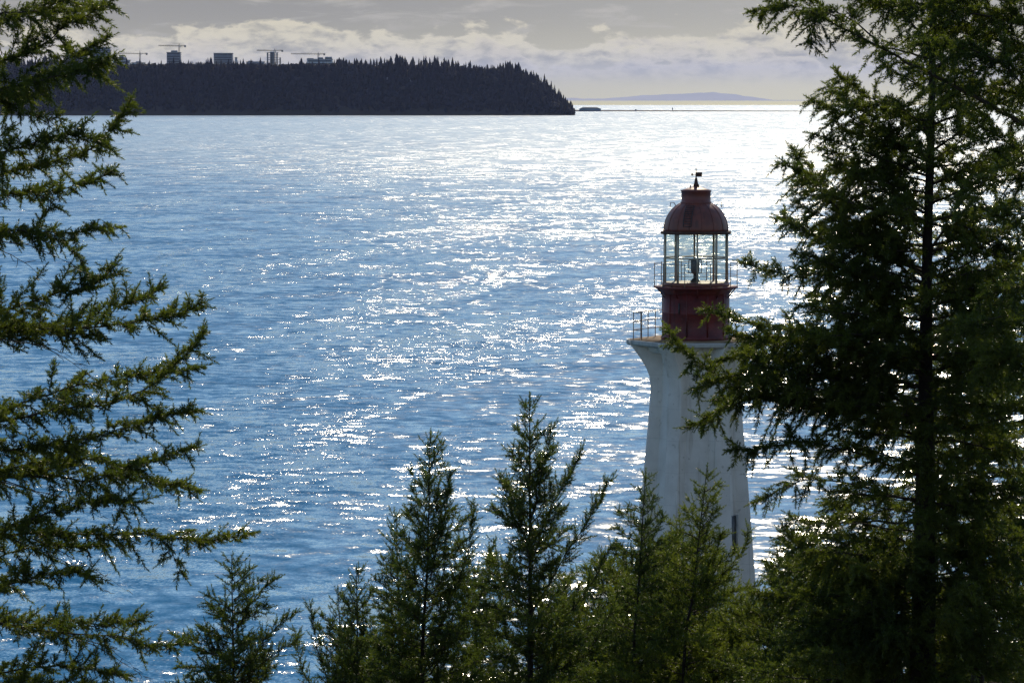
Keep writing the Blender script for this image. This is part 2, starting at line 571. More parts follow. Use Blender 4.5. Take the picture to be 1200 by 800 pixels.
# ------------------------------------------------------------------ lighthouse
def build_lighthouse():
    Y0 = 151.0
    base = at(814, 790, Y0)
    cx = base[0]
    def zy(py): return float(at(814, py, Y0)[2])
    pm = 1.0 / (F / Y0)        # metres per pixel
    O = np.array((cx, Y0, 15.9))
    root = empty('lighthouse', tuple(O), 'white six sided lighthouse tower with a dark red lantern room and dome', 'lighthouse')
    def L(): return MB(O)
    R60 = [math.radians(60 * k) for k in range(6)]
    # radius of the outer edge of the buttresses against height
    ys = [398.5, 401, 404, 410, 417, 424, 432, 441, 455, 500, 540, 600, 680, 740, 812]
    rs = [79, 78.5, 76.5, 71.5, 66.5, 62, 57.5, 54.0, 52.5, 55.8, 59.5, 64.5, 71, 75.5, 81]
    zs = np.array([zy(y) for y in ys]); rr = np.array(rs) * pm
    # core wall: hexagon just inside the buttresses
    mb = L()
    zc = [zy(402), zy(412), zy(430), zy(455), zy(540), zy(680), 15.9]
    rc = [50, 46, 44.5, 44.5, 50, 61, 71]
    prof = [(r * pm, z) for r, z in zip(rc, zc)][::-1]
    mb.lathe(prof, 6, 0.0, (cx, Y0))
    mb.build('tower_wall', M['white'], root)
    for a in R60:
        mb = L()
        hw = 0.29
        ca, sa = math.cos(a), math.sin(a)
        inner = np.interp(zs[::-1], np.array(zc)[::-1], np.array(rc)[::-1])[::-1] * pm - 0.45
        v = []
        for z, ro, ri in zip(zs, rr, inner):
            for (r, s) in ((ro, -1), (ro, 1), (ri, 1), (ri, -1)):
                w = hw * (1.0 if r == ro else 1.15)
                v.append((cx + r * ca - s * w * sa, Y0 + r * sa + s * w * ca, z))
        n = len(zs)
        f = []
        for k in range(n - 1):
            for i in range(4):
                j = (i + 1) % 4
                f.append((k * 4 + i, k * 4 + j, (k + 1) * 4 + j, (k + 1) * 4 + i))
        f.append((0, 3, 2, 1)); f.append((4 * n - 4, 4 * n - 3, 4 * n - 2, 4 * n - 1))
        mb.add(v, f)
        mb.build('buttress', M['white'], root, bevel=0.025)
    # beam under the gallery between the buttresses
    mb = L()
    mb.lathe([(56 * pm, zy(413)), (60 * pm, zy(411)), (63 * pm, zy(404.5))], 6, 0.0, (cx, Y0))
    mb.build('cornice', M['white'], root, bevel=0.02)
    # gallery slab, hexagon with its corners over the buttresses
    mb = L()
    mb.lathe([(78.5 * pm, zy(404)), (81.5 * pm, zy(402.5)), (81.5 * pm, zy(398.2)), (80.5 * pm, zy(397.6))], 6, 0.0, (cx, Y0))
    slab = mb.build('gallery_slab', M['slab'], root, bevel=0.02)
    zt = zy(397.6)
    mb = L()
    mb.lathe([(79.5 * pm, zt + 0.004), (79.4 * pm, zt + 0.02)], 6, 0.0, (cx, Y0))
    mb.build('gallery_deck', M['deck'], root)
    zt += 0.02
    # railing on the gallery: what is left of it runs along the left hand corner
    rail_r = 73 * pm
    hex_pt = lambda a: np.array((cx + rail_r * math.cos(a), Y0 + rail_r * math.sin(a), zt))
    seq = [hex_pt(math.radians(d)) for d in (120, 180, 240)]
    path = []
    for p, q in zip(seq[:-1], seq[1:]):
        for k in range(4):
            path.append(p + (q - p) * k / 4)
    path.append(seq[-1])
    path = path[0:6]
    rail = None
    mb = L()
    for h in (0.35, 0.68, 1.02):
        mb.tube([p + np.array((0, 0, h)) for p in path], 0.016, 5)
    rail = mb.build('railing', M['rail'], root)
    for p in path:
        mb = L()
        mb.tube([p, p + np.array((0, 0, 1.06))], 0.019, 6)
        mb.build('post', M['rail'], rail)
    # red lantern base
    ztop = zy(335)
    mb = L()
    r0 = 39 * pm
    mb.lathe([(r0 + 0.05, zt), (r0 + 0.05, zt + 0.10), (r0, zt + 0.13), (r0, zt + 1.0), (r0 + 0.012, zt + 1.01), (r0 + 0.012, zt + 1.06), (r0, zt + 1.07), (r0, ztop - 0.10)], 40, 0, (cx, Y0))
    drum = mb.build('lantern_base', M['red'], root)
    for k in range(10):
        a = math.radians(-90 + 18 + 36 * k)
        mb = L()
        mb.box((cx + (r0 + 0.003) * math.cos(a), Y0 + (r0 + 0.003) * math.sin(a), (zt + ztop) / 2), (0.03, 0.06, ztop - zt - 0.16), a)
        mb.build('seam_strip', M['red'], drum)
    mb = L()
    a = math.radians(-122)
    mb.box((cx + (r0 + 0.01) * math.cos(a), Y0 + (r0 + 0.01) * math.sin(a), zt + 1.22), (0.05, 0.05, 0.42), a)
    mb.build('cable_bracket', M['dark'], drum)
    # lantern gallery: flared plate with brackets
    mb = L()
    mb.lathe([(r0 - 0.02, ztop - 0.34), (r0 + 0.05, ztop - 0.24), (r0 + 0.17, ztop - 0.11), (r0 + 0.20, ztop - 0.10), (49.5 * pm, ztop - 0.07), (49.5 * pm, ztop + 0.0), (38 * pm, ztop + 0.01)], 40, 0, (cx, Y0))
    plate = mb.build('lantern_gallery', M['red'], root)
    for k in range(10):
        a = math.radians(-90 + 36 * k)
        mb = L()
        p0 = np.array((cx + r0 * math.cos(a), Y0 + r0 * math.sin(a), ztop - 0.42))
        p1 = np.array((cx + 48 * pm * math.cos(a), Y0 + 48 * pm * math.sin(a), ztop - 0.07))
        mb.tube([p0, p1], 0.025, 5)
        mb.build('bracket', M['red'], plate)
    mb = L()
    nr = 40
    for h in (0.42, 0.86):
        pts = [(cx + 48.5 * pm * math.cos(2 * math.pi * k / nr), Y0 + 48.5 * pm * math.sin(2 * math.pi * k / nr), ztop + h) for k in range(nr + 1)]
        mb.tube(pts, 0.009, 4, False)
    lr = mb.build('lantern_railing', M['rail'], root)
    for k in range(10):
        a = math.radians(36 * k)
        x, y = cx + 48.5 * pm * math.cos(a), Y0 + 48.5 * pm * math.sin(a)
        mb = L()
        mb.tube([(x, y, ztop), (x, y, ztop + 0.90)], 0.016, 5)
        mb.build('post', M['rail'], lr)
    # glazing
    zg0, zg1, zmid = zy(330.5), zy(273.5), zy(302)
    rg = 38 * pm
    mb = L()
    mb.lathe([(rg + 0.03, ztop), (rg + 0.05, ztop + 0.02), (rg + 0.05, zg0), (rg - 0.08, zg0 + 0.01)], 40, 0, (cx, Y0))
    mb.build('sill', M['dome'], root)
    mb = L()
    for k in range(10):
        a = math.radians(-90 + 36 * k); b = math.radians(-90 + 36 * (k + 1))
        pa = (cx + rg * math.cos(a), Y0 + rg * math.sin(a)); pb = (cx + rg * math.cos(b), Y0 + rg * math.sin(b))
        for z0, z1 in ((zg0, zmid), (zmid, zg1)):
            mb.add([(*pa, z0), (*pb, z0), (*pb, z1), (*pa, z1)], [(0, 1, 2, 3)])
    mb.build('lantern_glass', M['glass'], root)
    for k in range(10):
        a = math.radians(-90 + 36 * k)
        mb = L()
        mb.box((cx + (rg + 0.005) * math.cos(a), Y0 + (rg + 0.005) * math.sin(a), (zg0 + zg1) / 2), (0.06, 0.07, zg1 - zg0), a)
        mb.build('mullion', M['mullion'], root)
    mb = L()
    pts = [(cx + rg * math.cos(math.radians(-90 + 36 * k)), Y0 + rg * math.sin(math.radians(-90 + 36 * k)), zmid) for k in range(11)]
    for p, q in zip(pts[:-1], pts[1:]):
        mb.tube([p, q], 0.028, 5)
    mb.build('glazing_bar', M['mullion'], root)
    # lamp inside
    mb = L()
    zl = zy(318)
    mb.lathe([(0.08, zl - 0.10), (0.15, zl - 0.04), (0.17, zl + 0.05), (0.17, zl + 0.42), (0.14, zl + 0.46), (0.06, zl + 0.49)], 20, 0, (cx - 0.03, Y0))
    for s in (-1, 1):
        mb.tube([(cx - .03 + s * .24, Y0, zl - .06), (cx - .03 + s * .24, Y0, zl + .44)], .018, 5)
    for h in (-.06, .44):
        mb.tube([(cx - .27, Y0, zl + h), (cx + .21, Y0, zl + h)], .016, 5)
    lamp = mb.build('beacon_lamp', M['lamp'], root)
    mb = L()
    mb.tube([(cx - 0.03, Y0, zg0 - 0.05), (cx - 0.03, Y0, zl - 0.10)], 0.07, 10)
    mb.lathe([(0.22, zg0), (0.10, zg0 + 0.14)], 12, 0, (cx - 0.03, Y0))
    mb.build('pedestal', M['dark'], lamp)
    # dome
    mb = L()
    mb.lathe([(rg - 0.02, zg1 - 0.02), (41 * pm, zg1 - 0.02), (41.5 * pm, zg1 + 0.03), (41.0 * pm, zg1 + 0.09), (38.8 * pm, zg1 + 0.10)], 40, 0, (cx, Y0))
    eave = mb.build('dome_eave', M['rust'], root)
    z0 = zg1 + 0.09; zd = zy(236.5)
    prof = []
    for k in range(15):
        u = k / 14 * math.radians(72)
        prof.append((38.3 * pm * math.cos(u) ** 0.85, z0 + (zd - z0) * math.sin(u) / math.sin(math.radians(72))))
    mb = L()
    mb.lathe(prof, 40, 0, (cx, Y0))
    dome = mb.build('dome', M['dome'], root, True)
    for k in range(16):
        a = math.radians(22.5 * k + 8)
        mb = L()
        pts = [(cx + (r + 0.004) * math.cos(a), Y0 + (r + 0.004) * math.sin(a), z) for r, z in prof]
        mb.tube(pts, 0.012, 4)
        mb.build('dome_rib', M['dome'], dome)
    # ladder on the dome
    mb = L()
    for s in (-1, 1):
        pts = []
        for r, z in prof[2:12]:
            a = math.radians(-108) + s * 0.15 / max(r, .3)
            pts.append((cx + (r + 0.06) * math.cos(a), Y0 + (r + 0.06) * math.sin(a), z))
        mb.tube(pts, 0.014, 4)
    for r, z in prof[2:12]:
        pts = []
        for s in (-1, 1):
            a = math.radians(-108) + s * 0.15 / max(r, .3)
            pts.append((cx + (r + 0.06) * math.cos(a), Y0 + (r + 0.06) * math.sin(a), z))
        mb.tube(pts, 0.012, 4)
    mb.build('ladder', M['dark'], dome)
    for a in (178, 4):
        a = math.radians(a)
        r, z = prof[11]
        x, y = cx + (r + .02) * math.cos(a), Y0 + (r + .02) * math.sin(a)
        mb = L()
        sx = math.cos(a)
        mb.tube([(x, y, z - 0.02), (x + 0.06 * sx, y, z + 0.10), (x + 0.2 * sx, y, z + 0.11), (x + 0.22 * sx, y, z - 0.08)], 0.016, 5)
        mb.build('grab_handle', M['rust'], dome)
    # ventilator
    zv0, zv1 = zy(237), zy(223)
    mb = L()
    mb.lathe([(18.2 * pm, zv0 - 0.05), (18.2 * pm, zv0 + 0.02), (17.2 * pm, zv0 + 0.03), (17.2 * pm, zv1 - 0.06), (18 * pm, zv1 - 0.05), (18 * pm, zv1), (13 * pm, zv1 + 0.05), (6 * pm, zv1 + 0.13), (2 * pm, zv1 + 0.16)], 36, 0, (cx, Y0))
    vent = mb.build('ventilator', M['vent'], root)
    mb = L()
    mb.lathe([(0.13, zv1 + 0.12), (0.07, zv1 + 0.30), (0.045, zv1 + 0.45), (0.05, zv1 + 0.47)], 12, 0, (cx, Y0))
    fin = mb.build('finial', M['rust'], root)
    mb = L()
    zt2 = zy(195)
    mb.tube([(cx, Y0, zv1 + 0.44), (cx, Y0, zt2)], [0.03, 0.012], 6)
    mb.build('lightning_rod', M['rust'], fin)
    mb = L()
    zvv = zy(204.5)
    mb.box((cx + 0.12, Y0, zvv), (0.22, 0.015, 0.17))
    mb.tube([(cx - 0.16, Y0, zvv), (cx + 0.05, Y0, zvv)], 0.014, 5)
    mb.lathe([(0.01, zvv - .05), (0.05, zvv), (0.01, zvv + .05)], 8, 0, (cx - 0.15, Y0))
    mb.build('weather_vane', M['rust'], fin)
    for dx in (-0.22, 0.1):
        mb = L()
        mb.tube([(cx + dx, Y0 - .1, zv1 + 0.08), (cx + dx, Y0 - .1, zv1 + 0.22)], 0.02, 5)
        mb.build('vent_pin', M['rust'], vent)
    # slit windows on the sides (right hand front wall, two storeys)
    for (deg, py0, py1) in ((-30, 602, 642), (150, 560, 600)):
        a = math.radians(deg)
        z0, z1 = zy(py1), zy(py0)
        zm = (z0 + z1) / 2
        rcore = float(np.interp(zm, np.array(zc)[::-1], np.array(rc)[::-1])) * pm
        rap = rcore * math.cos(math.radians(30))
        tilt = 0.11
        mb = L()
        mb.box((cx + (rap - 0.03) * math.cos(a), Y0 + (rap - 0.03) * math.sin(a), zm), (0.16, 0.50, z1 - z0), a)
        wn = mb.build('window', M['slit'], root)
        mb = L()
        for s in (-1, 1):
            ox, oy = -math.sin(a) * 0.28 * s, math.cos(a) * 0.28 * s
            mb.box((cx + (rap + 0.0) * math.cos(a) + ox, Y0 + rap * math.sin(a) + oy, zm), (0.22, 0.06, z1 - z0 + .1), a)
        mb.box((cx + rap * math.cos(a), Y0 + rap * math.sin(a), z0 - 0.06), (0.30, 0.7, 0.08), a)
        mb.build('window_frame', M['slab'], wn)
    # door at the foot
    mb = L()
    a = math.radians(-90)
    rap = 70.2 * pm * math.cos(math.radians(30))
    mb.box((cx, Y0 - rap, 15.95 + 1.0), (0.9, 0.14, 2.0))
    mb.build('door', M['red'], root)


build_lighthouse()


def build_station():
    c = at(948, 745, 160)
    O = np.array((c[0], 160.0, 14.0))
    root = empty('station_building', tuple(O), 'low white building half hidden by firs beside the lighthouse foot', 'building')
    top = at(948, 711, 160)[2]
    mb = MB(O)
    mb.box((c[0], 160, (13.6 + top) / 2), (2.6, 4.0, top - 13.6))
    wall = mb.build('wall', M['white'], root, bevel=0.02)
    mb = MB(O)
    mb.box((c[0], 160, top + 0.09), (3.0, 4.4, 0.16))
    mb.build('roof', M['roof'], root, bevel=0.02)
    mb = MB(O)
    mb.box((c[0] - 0.5, 157.99, top - 0.9), (0.6, 0.06, 0.7))
    w = mb.build('window', M['slit'], wall)


build_station()

# ------------------------------------------------------------------ conifers
class Tree:
    """collects the wood and the needle bearing shoots of one part of a tree"""
    def __init__(self):
        self.wv = []; self.wf = []; self.wn = 0
        self.b = []; self.d = []; self.l = []

    def tube(self, pts, rad, sides=5):
        v, f = tube_arrays(np.asarray(pts, float), np.asarray(rad, float), sides)
        self.wv.append(v); self.wf.append(f + self.wn); self.wn += len(v)

    def shoots(self, b, d, l):
        self.b.append(b); self.d.append(d); self.l.append(l)

    def wood(self, name, m, parent, o):
        if not self.wv: return None
        v = np.concatenate(self.wv) - o; f = np.concatenate(self.wf)
        return link(name, np_mesh(name, v, f.ravel(), np.full(len(f), 4), True), m, parent)

    def needles(self, name, m, parent, o, spacing=0.0030, nl=0.040, nw=0.0080, nmin=10):
        b = np.concatenate(self.b); d = np.concatenate(self.d); l = np.concatenate(self.l)
        cnt = np.maximum(nmin, (l / spacing).astype(int))
        idx = np.repeat(np.arange(len(b)), cnt)
        n = len(idx)
        start = np.repeat(np.cumsum(cnt) - cnt, cnt)
        u = (np.arange(n) - start + rng.random(n)) / cnt[idx]
        D = d[idx]
        D = D / (np.linalg.norm(D, axis=1, keepdims=True) + 1e-9)
        P = b[idx] + D * (l[idx] * u)[:, None]
        q = rng.normal(size=(n, 3))
        q -= D * (q * D).sum(1, keepdims=True)
        q /= np.linalg.norm(q, axis=1, keepdims=True) + 1e-9
        ang = np.radians(58 - 34 * u ** 2 + rng.normal(0, 8, n))
        N = D * np.cos(ang)[:, None] + q * np.sin(ang)[:, None]
        side = np.cross(N, rng.normal(size=(n, 3)))
        side /= np.linalg.norm(side, axis=1, keepdims=True) + 1e-9
        ln = nl * (0.75 + 0.5 * rng.random(n)) * (1 - 0.35 * u)
        s = side * (nw / 2)
        v = np.stack((P - s, P + s, P + N * ln[:, None]), 1).reshape(-1, 3) - o
        f = np.arange(3 * n)
        return link(name, np_mesh(name, v, f, np.full(n, 3)), m, parent)


def unit(v):
    return v / (np.linalg.norm(v) + 1e-12)


def resample(P, n):
    P = np.asarray(P, float)
    d = np.concatenate(([0], np.cumsum(np.linalg.norm(np.diff(P, axis=0), axis=1))))
    t = np.linspace(0, d[-1], n)
    if len(P) >= 3:                 # Catmull-Rom through the points
        out = []
        for x in t:
            k = min(max(np.searchsorted(d, x, side='right') - 1, 0), len(P) - 2)
            u = (x - d[k]) / (d[k + 1] - d[k] + 1e-12)
            p1, p2 = P[k], P[k + 1]
            p0 = P[k - 1] if k > 0 else 2 * p1 - p2
            p3 = P[k + 2] if k + 2 < len(P) else 2 * p2 - p1
            out.append(0.5 * ((2 * p1) + (-p0 + p2) * u + (2 * p0 - 5 * p1 + 4 * p2 - p3) * u * u + (-p0 + 3 * p1 - 3 * p2 + p3) * u ** 3))
        return np.array(out), d[-1]
    return np.stack([np.interp(t, d, P[:, i]) for i in range(3)], 1), d[-1]


def foliate(tr, axis, length, ls, sp, droop=0.0, lift=0.35, tip=True, roll=0.9):
    """shoots along one twig"""
    n = max(2, int(length / sp))
    u = (np.arange(n) + rng.random(n) * 0.8) / n
    k = u * (len(axis) - 1)
    i = np.minimum(k.astype(int), len(axis) - 2)
    fr = (k - i)[:, None]
    P = axis[i] * (1 - fr) + axis[i + 1] * fr
    T = axis[i + 1] - axis[i]
    T /= np.linalg.norm(T, axis=1, keepdims=True) + 1e-9
    H = np.cross(T, np.array((0, 0, 1.0))) + rng.normal(0, 0.05, (n, 3))
    H /= np.linalg.norm(H, axis=1, keepdims=True) + 1e-9
    V = np.cross(H, T)
    sgn = np.where(np.arange(n) % 2 == 0, 1.0, -1.0)
    r = rng.normal(0, roll, n)
    S = H * (sgn * np.cos(r))[:, None] + V * (np.sin(r) + lift * 0.5)[:, None]
    a = np.radians(rng.uniform(34, 62, n))
    D = T * np.cos(a)[:, None] + S * np.sin(a)[:, None]
    D[:, 2] += -droop
    L = ls * (0.55 + 0.75 * rng.random(n)) * (1.0 - 0.45 * u)
    tr.shoots(P, D, L)
    # needles on the twig itself
    seg = axis[1:] - axis[:-1]
    sl = np.linalg.norm(seg, axis=1)
    keep = np.arange(len(sl)) >= len(sl) * 0.25
    tr.shoots(axis[:-1][keep], seg[keep] / (sl[keep][:, None] + 1e-9), sl[keep])
    if tip:
        tr.shoots(axis[-1:], (seg[-1:] / (sl[-1] + 1e-9)), np.array([ls * 1.1]))


def limb(tr, P, r0, lt=0.34, clump=0.0, dens=22.0, bare=0.12, ls=0.085, sp=0.026, droop=0.08, up=0.15, wig=0.02, twigs=True, rise=0.0, ang=(40, 70), roll=0.35, shape=0.6, minlen=0.10):
    """one limb: wood along the polyline P and leafy twigs on both sides of it"""
    n = max(8, int(np.linalg.norm(np.diff(np.asarray(P, float), axis=0), axis=1).sum() / 0.07))
    n = min(n, 60)
    A, length = resample(P, n)
    s = np.linspace(0, 1, n)
    w = np.cumsum(rng.normal(0, wig, (n, 3)), 0) * 0.35
    w -= w[0]
    A = A + w * np.minimum(1, s * 4)[:, None]
    tr.tube(A, r0 * (1 - 0.86 * s ** 0.8), 6 if r0 > 0.012 else 4)
    if not twigs: return A
    m = max(3, int(length * dens))
    ph0 = rng.uniform(0, 6.28)
    sgn = 1 if rng.random() < 0.5 else -1
    for q in range(m):
        x = bare + (1 - bare) * (q + rng.random() * 0.9) / m
        x = min(x, 0.995)
        k = x * (n - 1); i = min(int(k), n - 2); fr = k - i
        p = A[i] * (1 - fr) + A[i + 1] * fr
        T = unit(A[i + 1] - A[i])
        H = unit(np.cross(T, (0, 0, 1.0)) + 1e-6)
        V = np.cross(H, T)
        sgn = -sgn
        a = math.radians(rng.uniform(*ang)); ro = rng.normal(0, roll)
        D = T * math.cos(a) + (H * sgn * math.cos(ro) + V * math.sin(ro)) * math.sin(a)
        D[2] += up * rng.random()
        D = unit(D)
        y = (x - bare) / (1 - bare)
        prof = min(1.0, y * 3.5 + 0.35) * (1 - y) ** shape + 0.12
        L = max(minlen, lt * prof * rng.uniform(0.5, 1.25) * (1 + clump * math.sin(x * length * 9 + ph0) + .5 * clump * math.sin(x * length * 23 + 2 * ph0)))
        nn = max(3, int(L / 0.06))
        t = np.linspace(0, 1, nn + 1)
        ax = p + D * (L * t)[:, None]
        ax[:, 2] += (-droop * t ** 2 + rise * t ** 2) * L
        ax += np.cumsum(rng.normal(0, 0.006, ax.shape), 0) * (t > 0)[:, None]
        tr.tube(ax, 0.0042 * (1 - 0.7 * t) + 0.0006, 3)
        foliate(tr, ax, L, ls, sp, droop=0.05 + droop * 0.3)
    # the limb's own tip
    k = int(n * 0.75)
    foliate(tr, A[k:], length * 0.25, ls, sp)
    return A


def trunk_mesh(name, pts, rad, parent, o, m=None, sides=12):
    t = Tree()
    A, _ = resample(pts, 40)
    r = np.interp(np.linspace(0, 1, 40), np.linspace(0, 1, len(rad)), rad)
    A = A + np.cumsum(rng.normal(0, 0.006, A.shape), 0) * 0.5
    r = r * (1 + rng.normal(0, 0.03, len(r)))
    t.tube(A, r, sides)
    return t.wood(name, m or M['bark'], parent, o)


def px_path(pts, Y0, Y1):
    n = len(pts)
    return [at(px, py, Y0 + (Y1 - Y0) * k / max(1, n - 1)) for k, (px, py) in enumerate(pts)]


def branch_part(root, o, P, r0, mneedle, name='branch', **kw):
    t = Tree()
    limb(t, P, r0, **kw)
    b = t.wood(name, M['twig'], root, o)
    t.needles('needles', mneedle, b, o)
    return b


# ---- the fir at the left edge: only its boughs reach into the picture
def left_fir():
    Y = 36.0
    tx = at(-90, 400, Y)[0]
    gz = float(ground_z(tx, Y))
    o = np.array((tx, Y, gz))
    root = empty('fir_tree', tuple(o), 'dark fir at the left edge, only its long side boughs in view', 'tree')
    trunk_mesh('trunk', [(tx, Y, gz - 0.3), (tx + 0.05, Y, 33), (tx, Y, 38.5), (tx, Y, 44)], [0.26, 0.19, 0.13, 0.03], root, o)
    L = [
        # (pixels from trunk to tip, tip offset in depth, radius, twig length, options)
        ([(-90, 40), (0, 18), (60, 8), (128, -18)], -0.3, .016, .30, {}),
        ([(-90, 60), (-20, 28), (40, 22), (92, 14), (122, 6)], 0.5, .015, .26, {}),
        ([(-90, 95), (0, 73), (40, 62), (75, 34), (110, 16), (134, 2)], 0.2, .018, .26, {}),
        ([(-90, 118), (0, 106), (50, 98), (100, 86), (134, 68)], -0.5, .017, .36, {'droop': .35, 'dens': 26}),
        ([(-90, 140), (0, 104), (45, 90), (90, 66), (128, 44)], 0.7, .015, .32, {'droop': .3}),
        ([(-90, 150), (-10, 118), (30, 135), (72, 140)], 0.2, .009, .14, {'dens': 9, 'bare': .45}),
        ([(-90, 232), (0, 208), (70, 192), (105, 178), (135, 146), (159, 114)], 0.0, .019, .30, {'dens': 25}),
        ([(-90, 222), (-10, 188), (40, 176), (85, 170), (128, 182)], -0.7, .015, .30, {}),
        ([(-90, 250), (0, 225), (60, 222), (110, 210), (140, 196)], 0.8, .014, .24, {}),
        ([(-90, 272), (0, 262), (70, 265), (110, 260), (134, 256)], 0.1, .015, .28, {'droop': .45}),
        ([(-90, 290), (0, 275), (40, 268), (85, 290), (104, 322)], 0.6, .010, .18, {'dens': 13}),
        ([(-90, 398), (0, 384), (80, 386), (150, 378), (205, 370), (238, 354)], 0.0, .020, .32, {'dens': 26, 'rise': .2}),
        ([(-90, 388), (0, 366), (60, 352), (110, 340), (137, 314)], -0.7, .015, .30, {'rise': .2}),
        ([(-90, 402), (20, 390), (90, 370), (150, 352), (180, 334)], 0.8, .014, .28, {'rise': .2}),
        ([(-90, 512), (0, 490), (65, 479), (140, 467), (190, 440), (222, 410), (236, 388)], 0.0, .020, .28, {'dens': 24}),
        ([(-90, 510), (0, 482), (60, 464), (130, 448), (185, 440), (236, 432)], 0.9, .015, .26, {}),
        ([(-90, 545), (0, 530), (60, 520), (130, 505), (190, 488), (236, 480)], -0.8, .016, .30, {'dens': 25}),
        ([(-90, 580), (0, 562), (115, 560), (165, 545), (205, 530), (234, 522)], 0.0, .019, .34, {'dens': 25}),
        ([(-90, 560), (0, 552), (70, 535), (130, 540), (178, 560), (230, 568)], 0.8, .015, .30, {}),
        ([(-90, 640), (0, 628), (90, 622), (195, 622), (240, 624), (286, 616)], 0.0, .019, .27, {'dens': 24}),
        ([(-90, 650), (0, 620), (60, 602), (120, 588), (165, 590)], -0.8, .015, .26, {}),
        ([(200, 623), (204, 650), (216, 670)], 0.0, .006, .12, {'dens': 16, 'bare': .3}),
        ([(-90, 690), (0, 655), (50, 640), (90, 642), (118, 640)], 0.2, .015, .28, {}),
        ([(-90, 720), (0, 690), (45, 680), (85, 672), (115, 684)], -0.6, .014, .26, {}),
        ([(-90, 716), (0, 728), (65, 738), (130, 743), (180, 752), (222, 750)], 0.0, .018, .27, {'dens': 20}),
        ([(-90, 730), (10, 730), (80, 735), (140, 732), (170, 722)], 0.7, .012, .22, {'rise': .25}),
        ([(-90, 812), (0, 790), (50, 783), (100, 786), (146, 792)], 0.0, .016, .26, {'rise': .2}),
        ([(-90, 830), (0, 812), (60, 800), (110, 798), (160, 806)], -0.6, .014, .26, {}),
    ]
    for pts, dy, r, lt, kw in L:
        base = dict(lt=lt, dens=26, bare=0.16, ls=.085, sp=.017, droop=.16, up=.22, roll=.6, ang=(48, 85), clump=.5)
        base.update(kw)
        base['lt'] = lt * 1.0
        branch_part(root, o, px_path(pts, Y, Y + dy), r, M['needle'], **base)
    # bare hanging twigs inside the crown
    for px, py, n in ((10, 120, 2), (20, 285, 2), (40, 400, 2), (60, 570, 3), (60, 640, 2), (90, 745, 2)):
        for k in range(n):
            a, b = rng.uniform(-20, 20), rng.uniform(10, 26)
            P = px_path([(px + a - 40, py - b * .5), (px + a + 30, py + b), (px + a + 70 + rng.uniform(-20, 20), py + b * 2 + rng.uniform(-6, 18))], Y + rng.uniform(-.4, .4), Y + rng.uniform(-.6, .6))
            t = Tree()
            limb(t, P, .006, twigs=True, dens=5, lt=.10, ls=.04, sp=.05, bare=.3)
            t.wood('dead_twig', M['twig'], root, o)
    t = Tree()
    kw = dict(dens=15, ls=.09, sp=.022, droop=.35, up=.2, roll=.8, bare=.16, clump=.4)
    crown_limbs(t, tx, Y, 32.0, 43.5, 34, 1.9, .6, .08, .4, .42, az=(math.pi - 1.2, math.pi + 1.2), **kw)
    t.needles('crown', M['needle'], root, o, spacing=0.0055, nw=0.011)
    t.wood('limb_wood', M['twig'], root, o)


def crown_limbs(tr, tx, Y, z0, z1, n, len0, len1, slope0, slope1, lt, r0=.019, skip=None, az=None, **kw):
    """limbs set all round a trunk from z0 (bottom) to z1 (top)"""
    ga = 2.39996
    for k in range(n):
        u = (k + rng.random()) / n
        z = z0 + (z1 - z0) * u
        a = k * ga + rng.normal(0, .35)
        if az is not None: a = rng.uniform(*az)
        L = (len0 + (len1 - len0) * u) * rng.uniform(.75, 1.15)
        sl = slope0 + (slope1 - slope0) * u + rng.normal(0, .10)
        d = np.array((math.cos(a), math.sin(a), 0.0))
        pts = []
        for s in (0, .33, .66, 1.0):
            pts.append(np.array((tx, Y, z)) + d * (L * s) + np.array((0, 0, 1.0)) * (sl * L * s - 0.16 * L * s * s + .14 * L * s ** 3))
        limb(tr, pts, r0 * (0.5 + 0.5 * L / max(len0, len1)), lt=lt * (0.45 + 0.55 * L / max(len0, len1)), **kw)


left_fir()


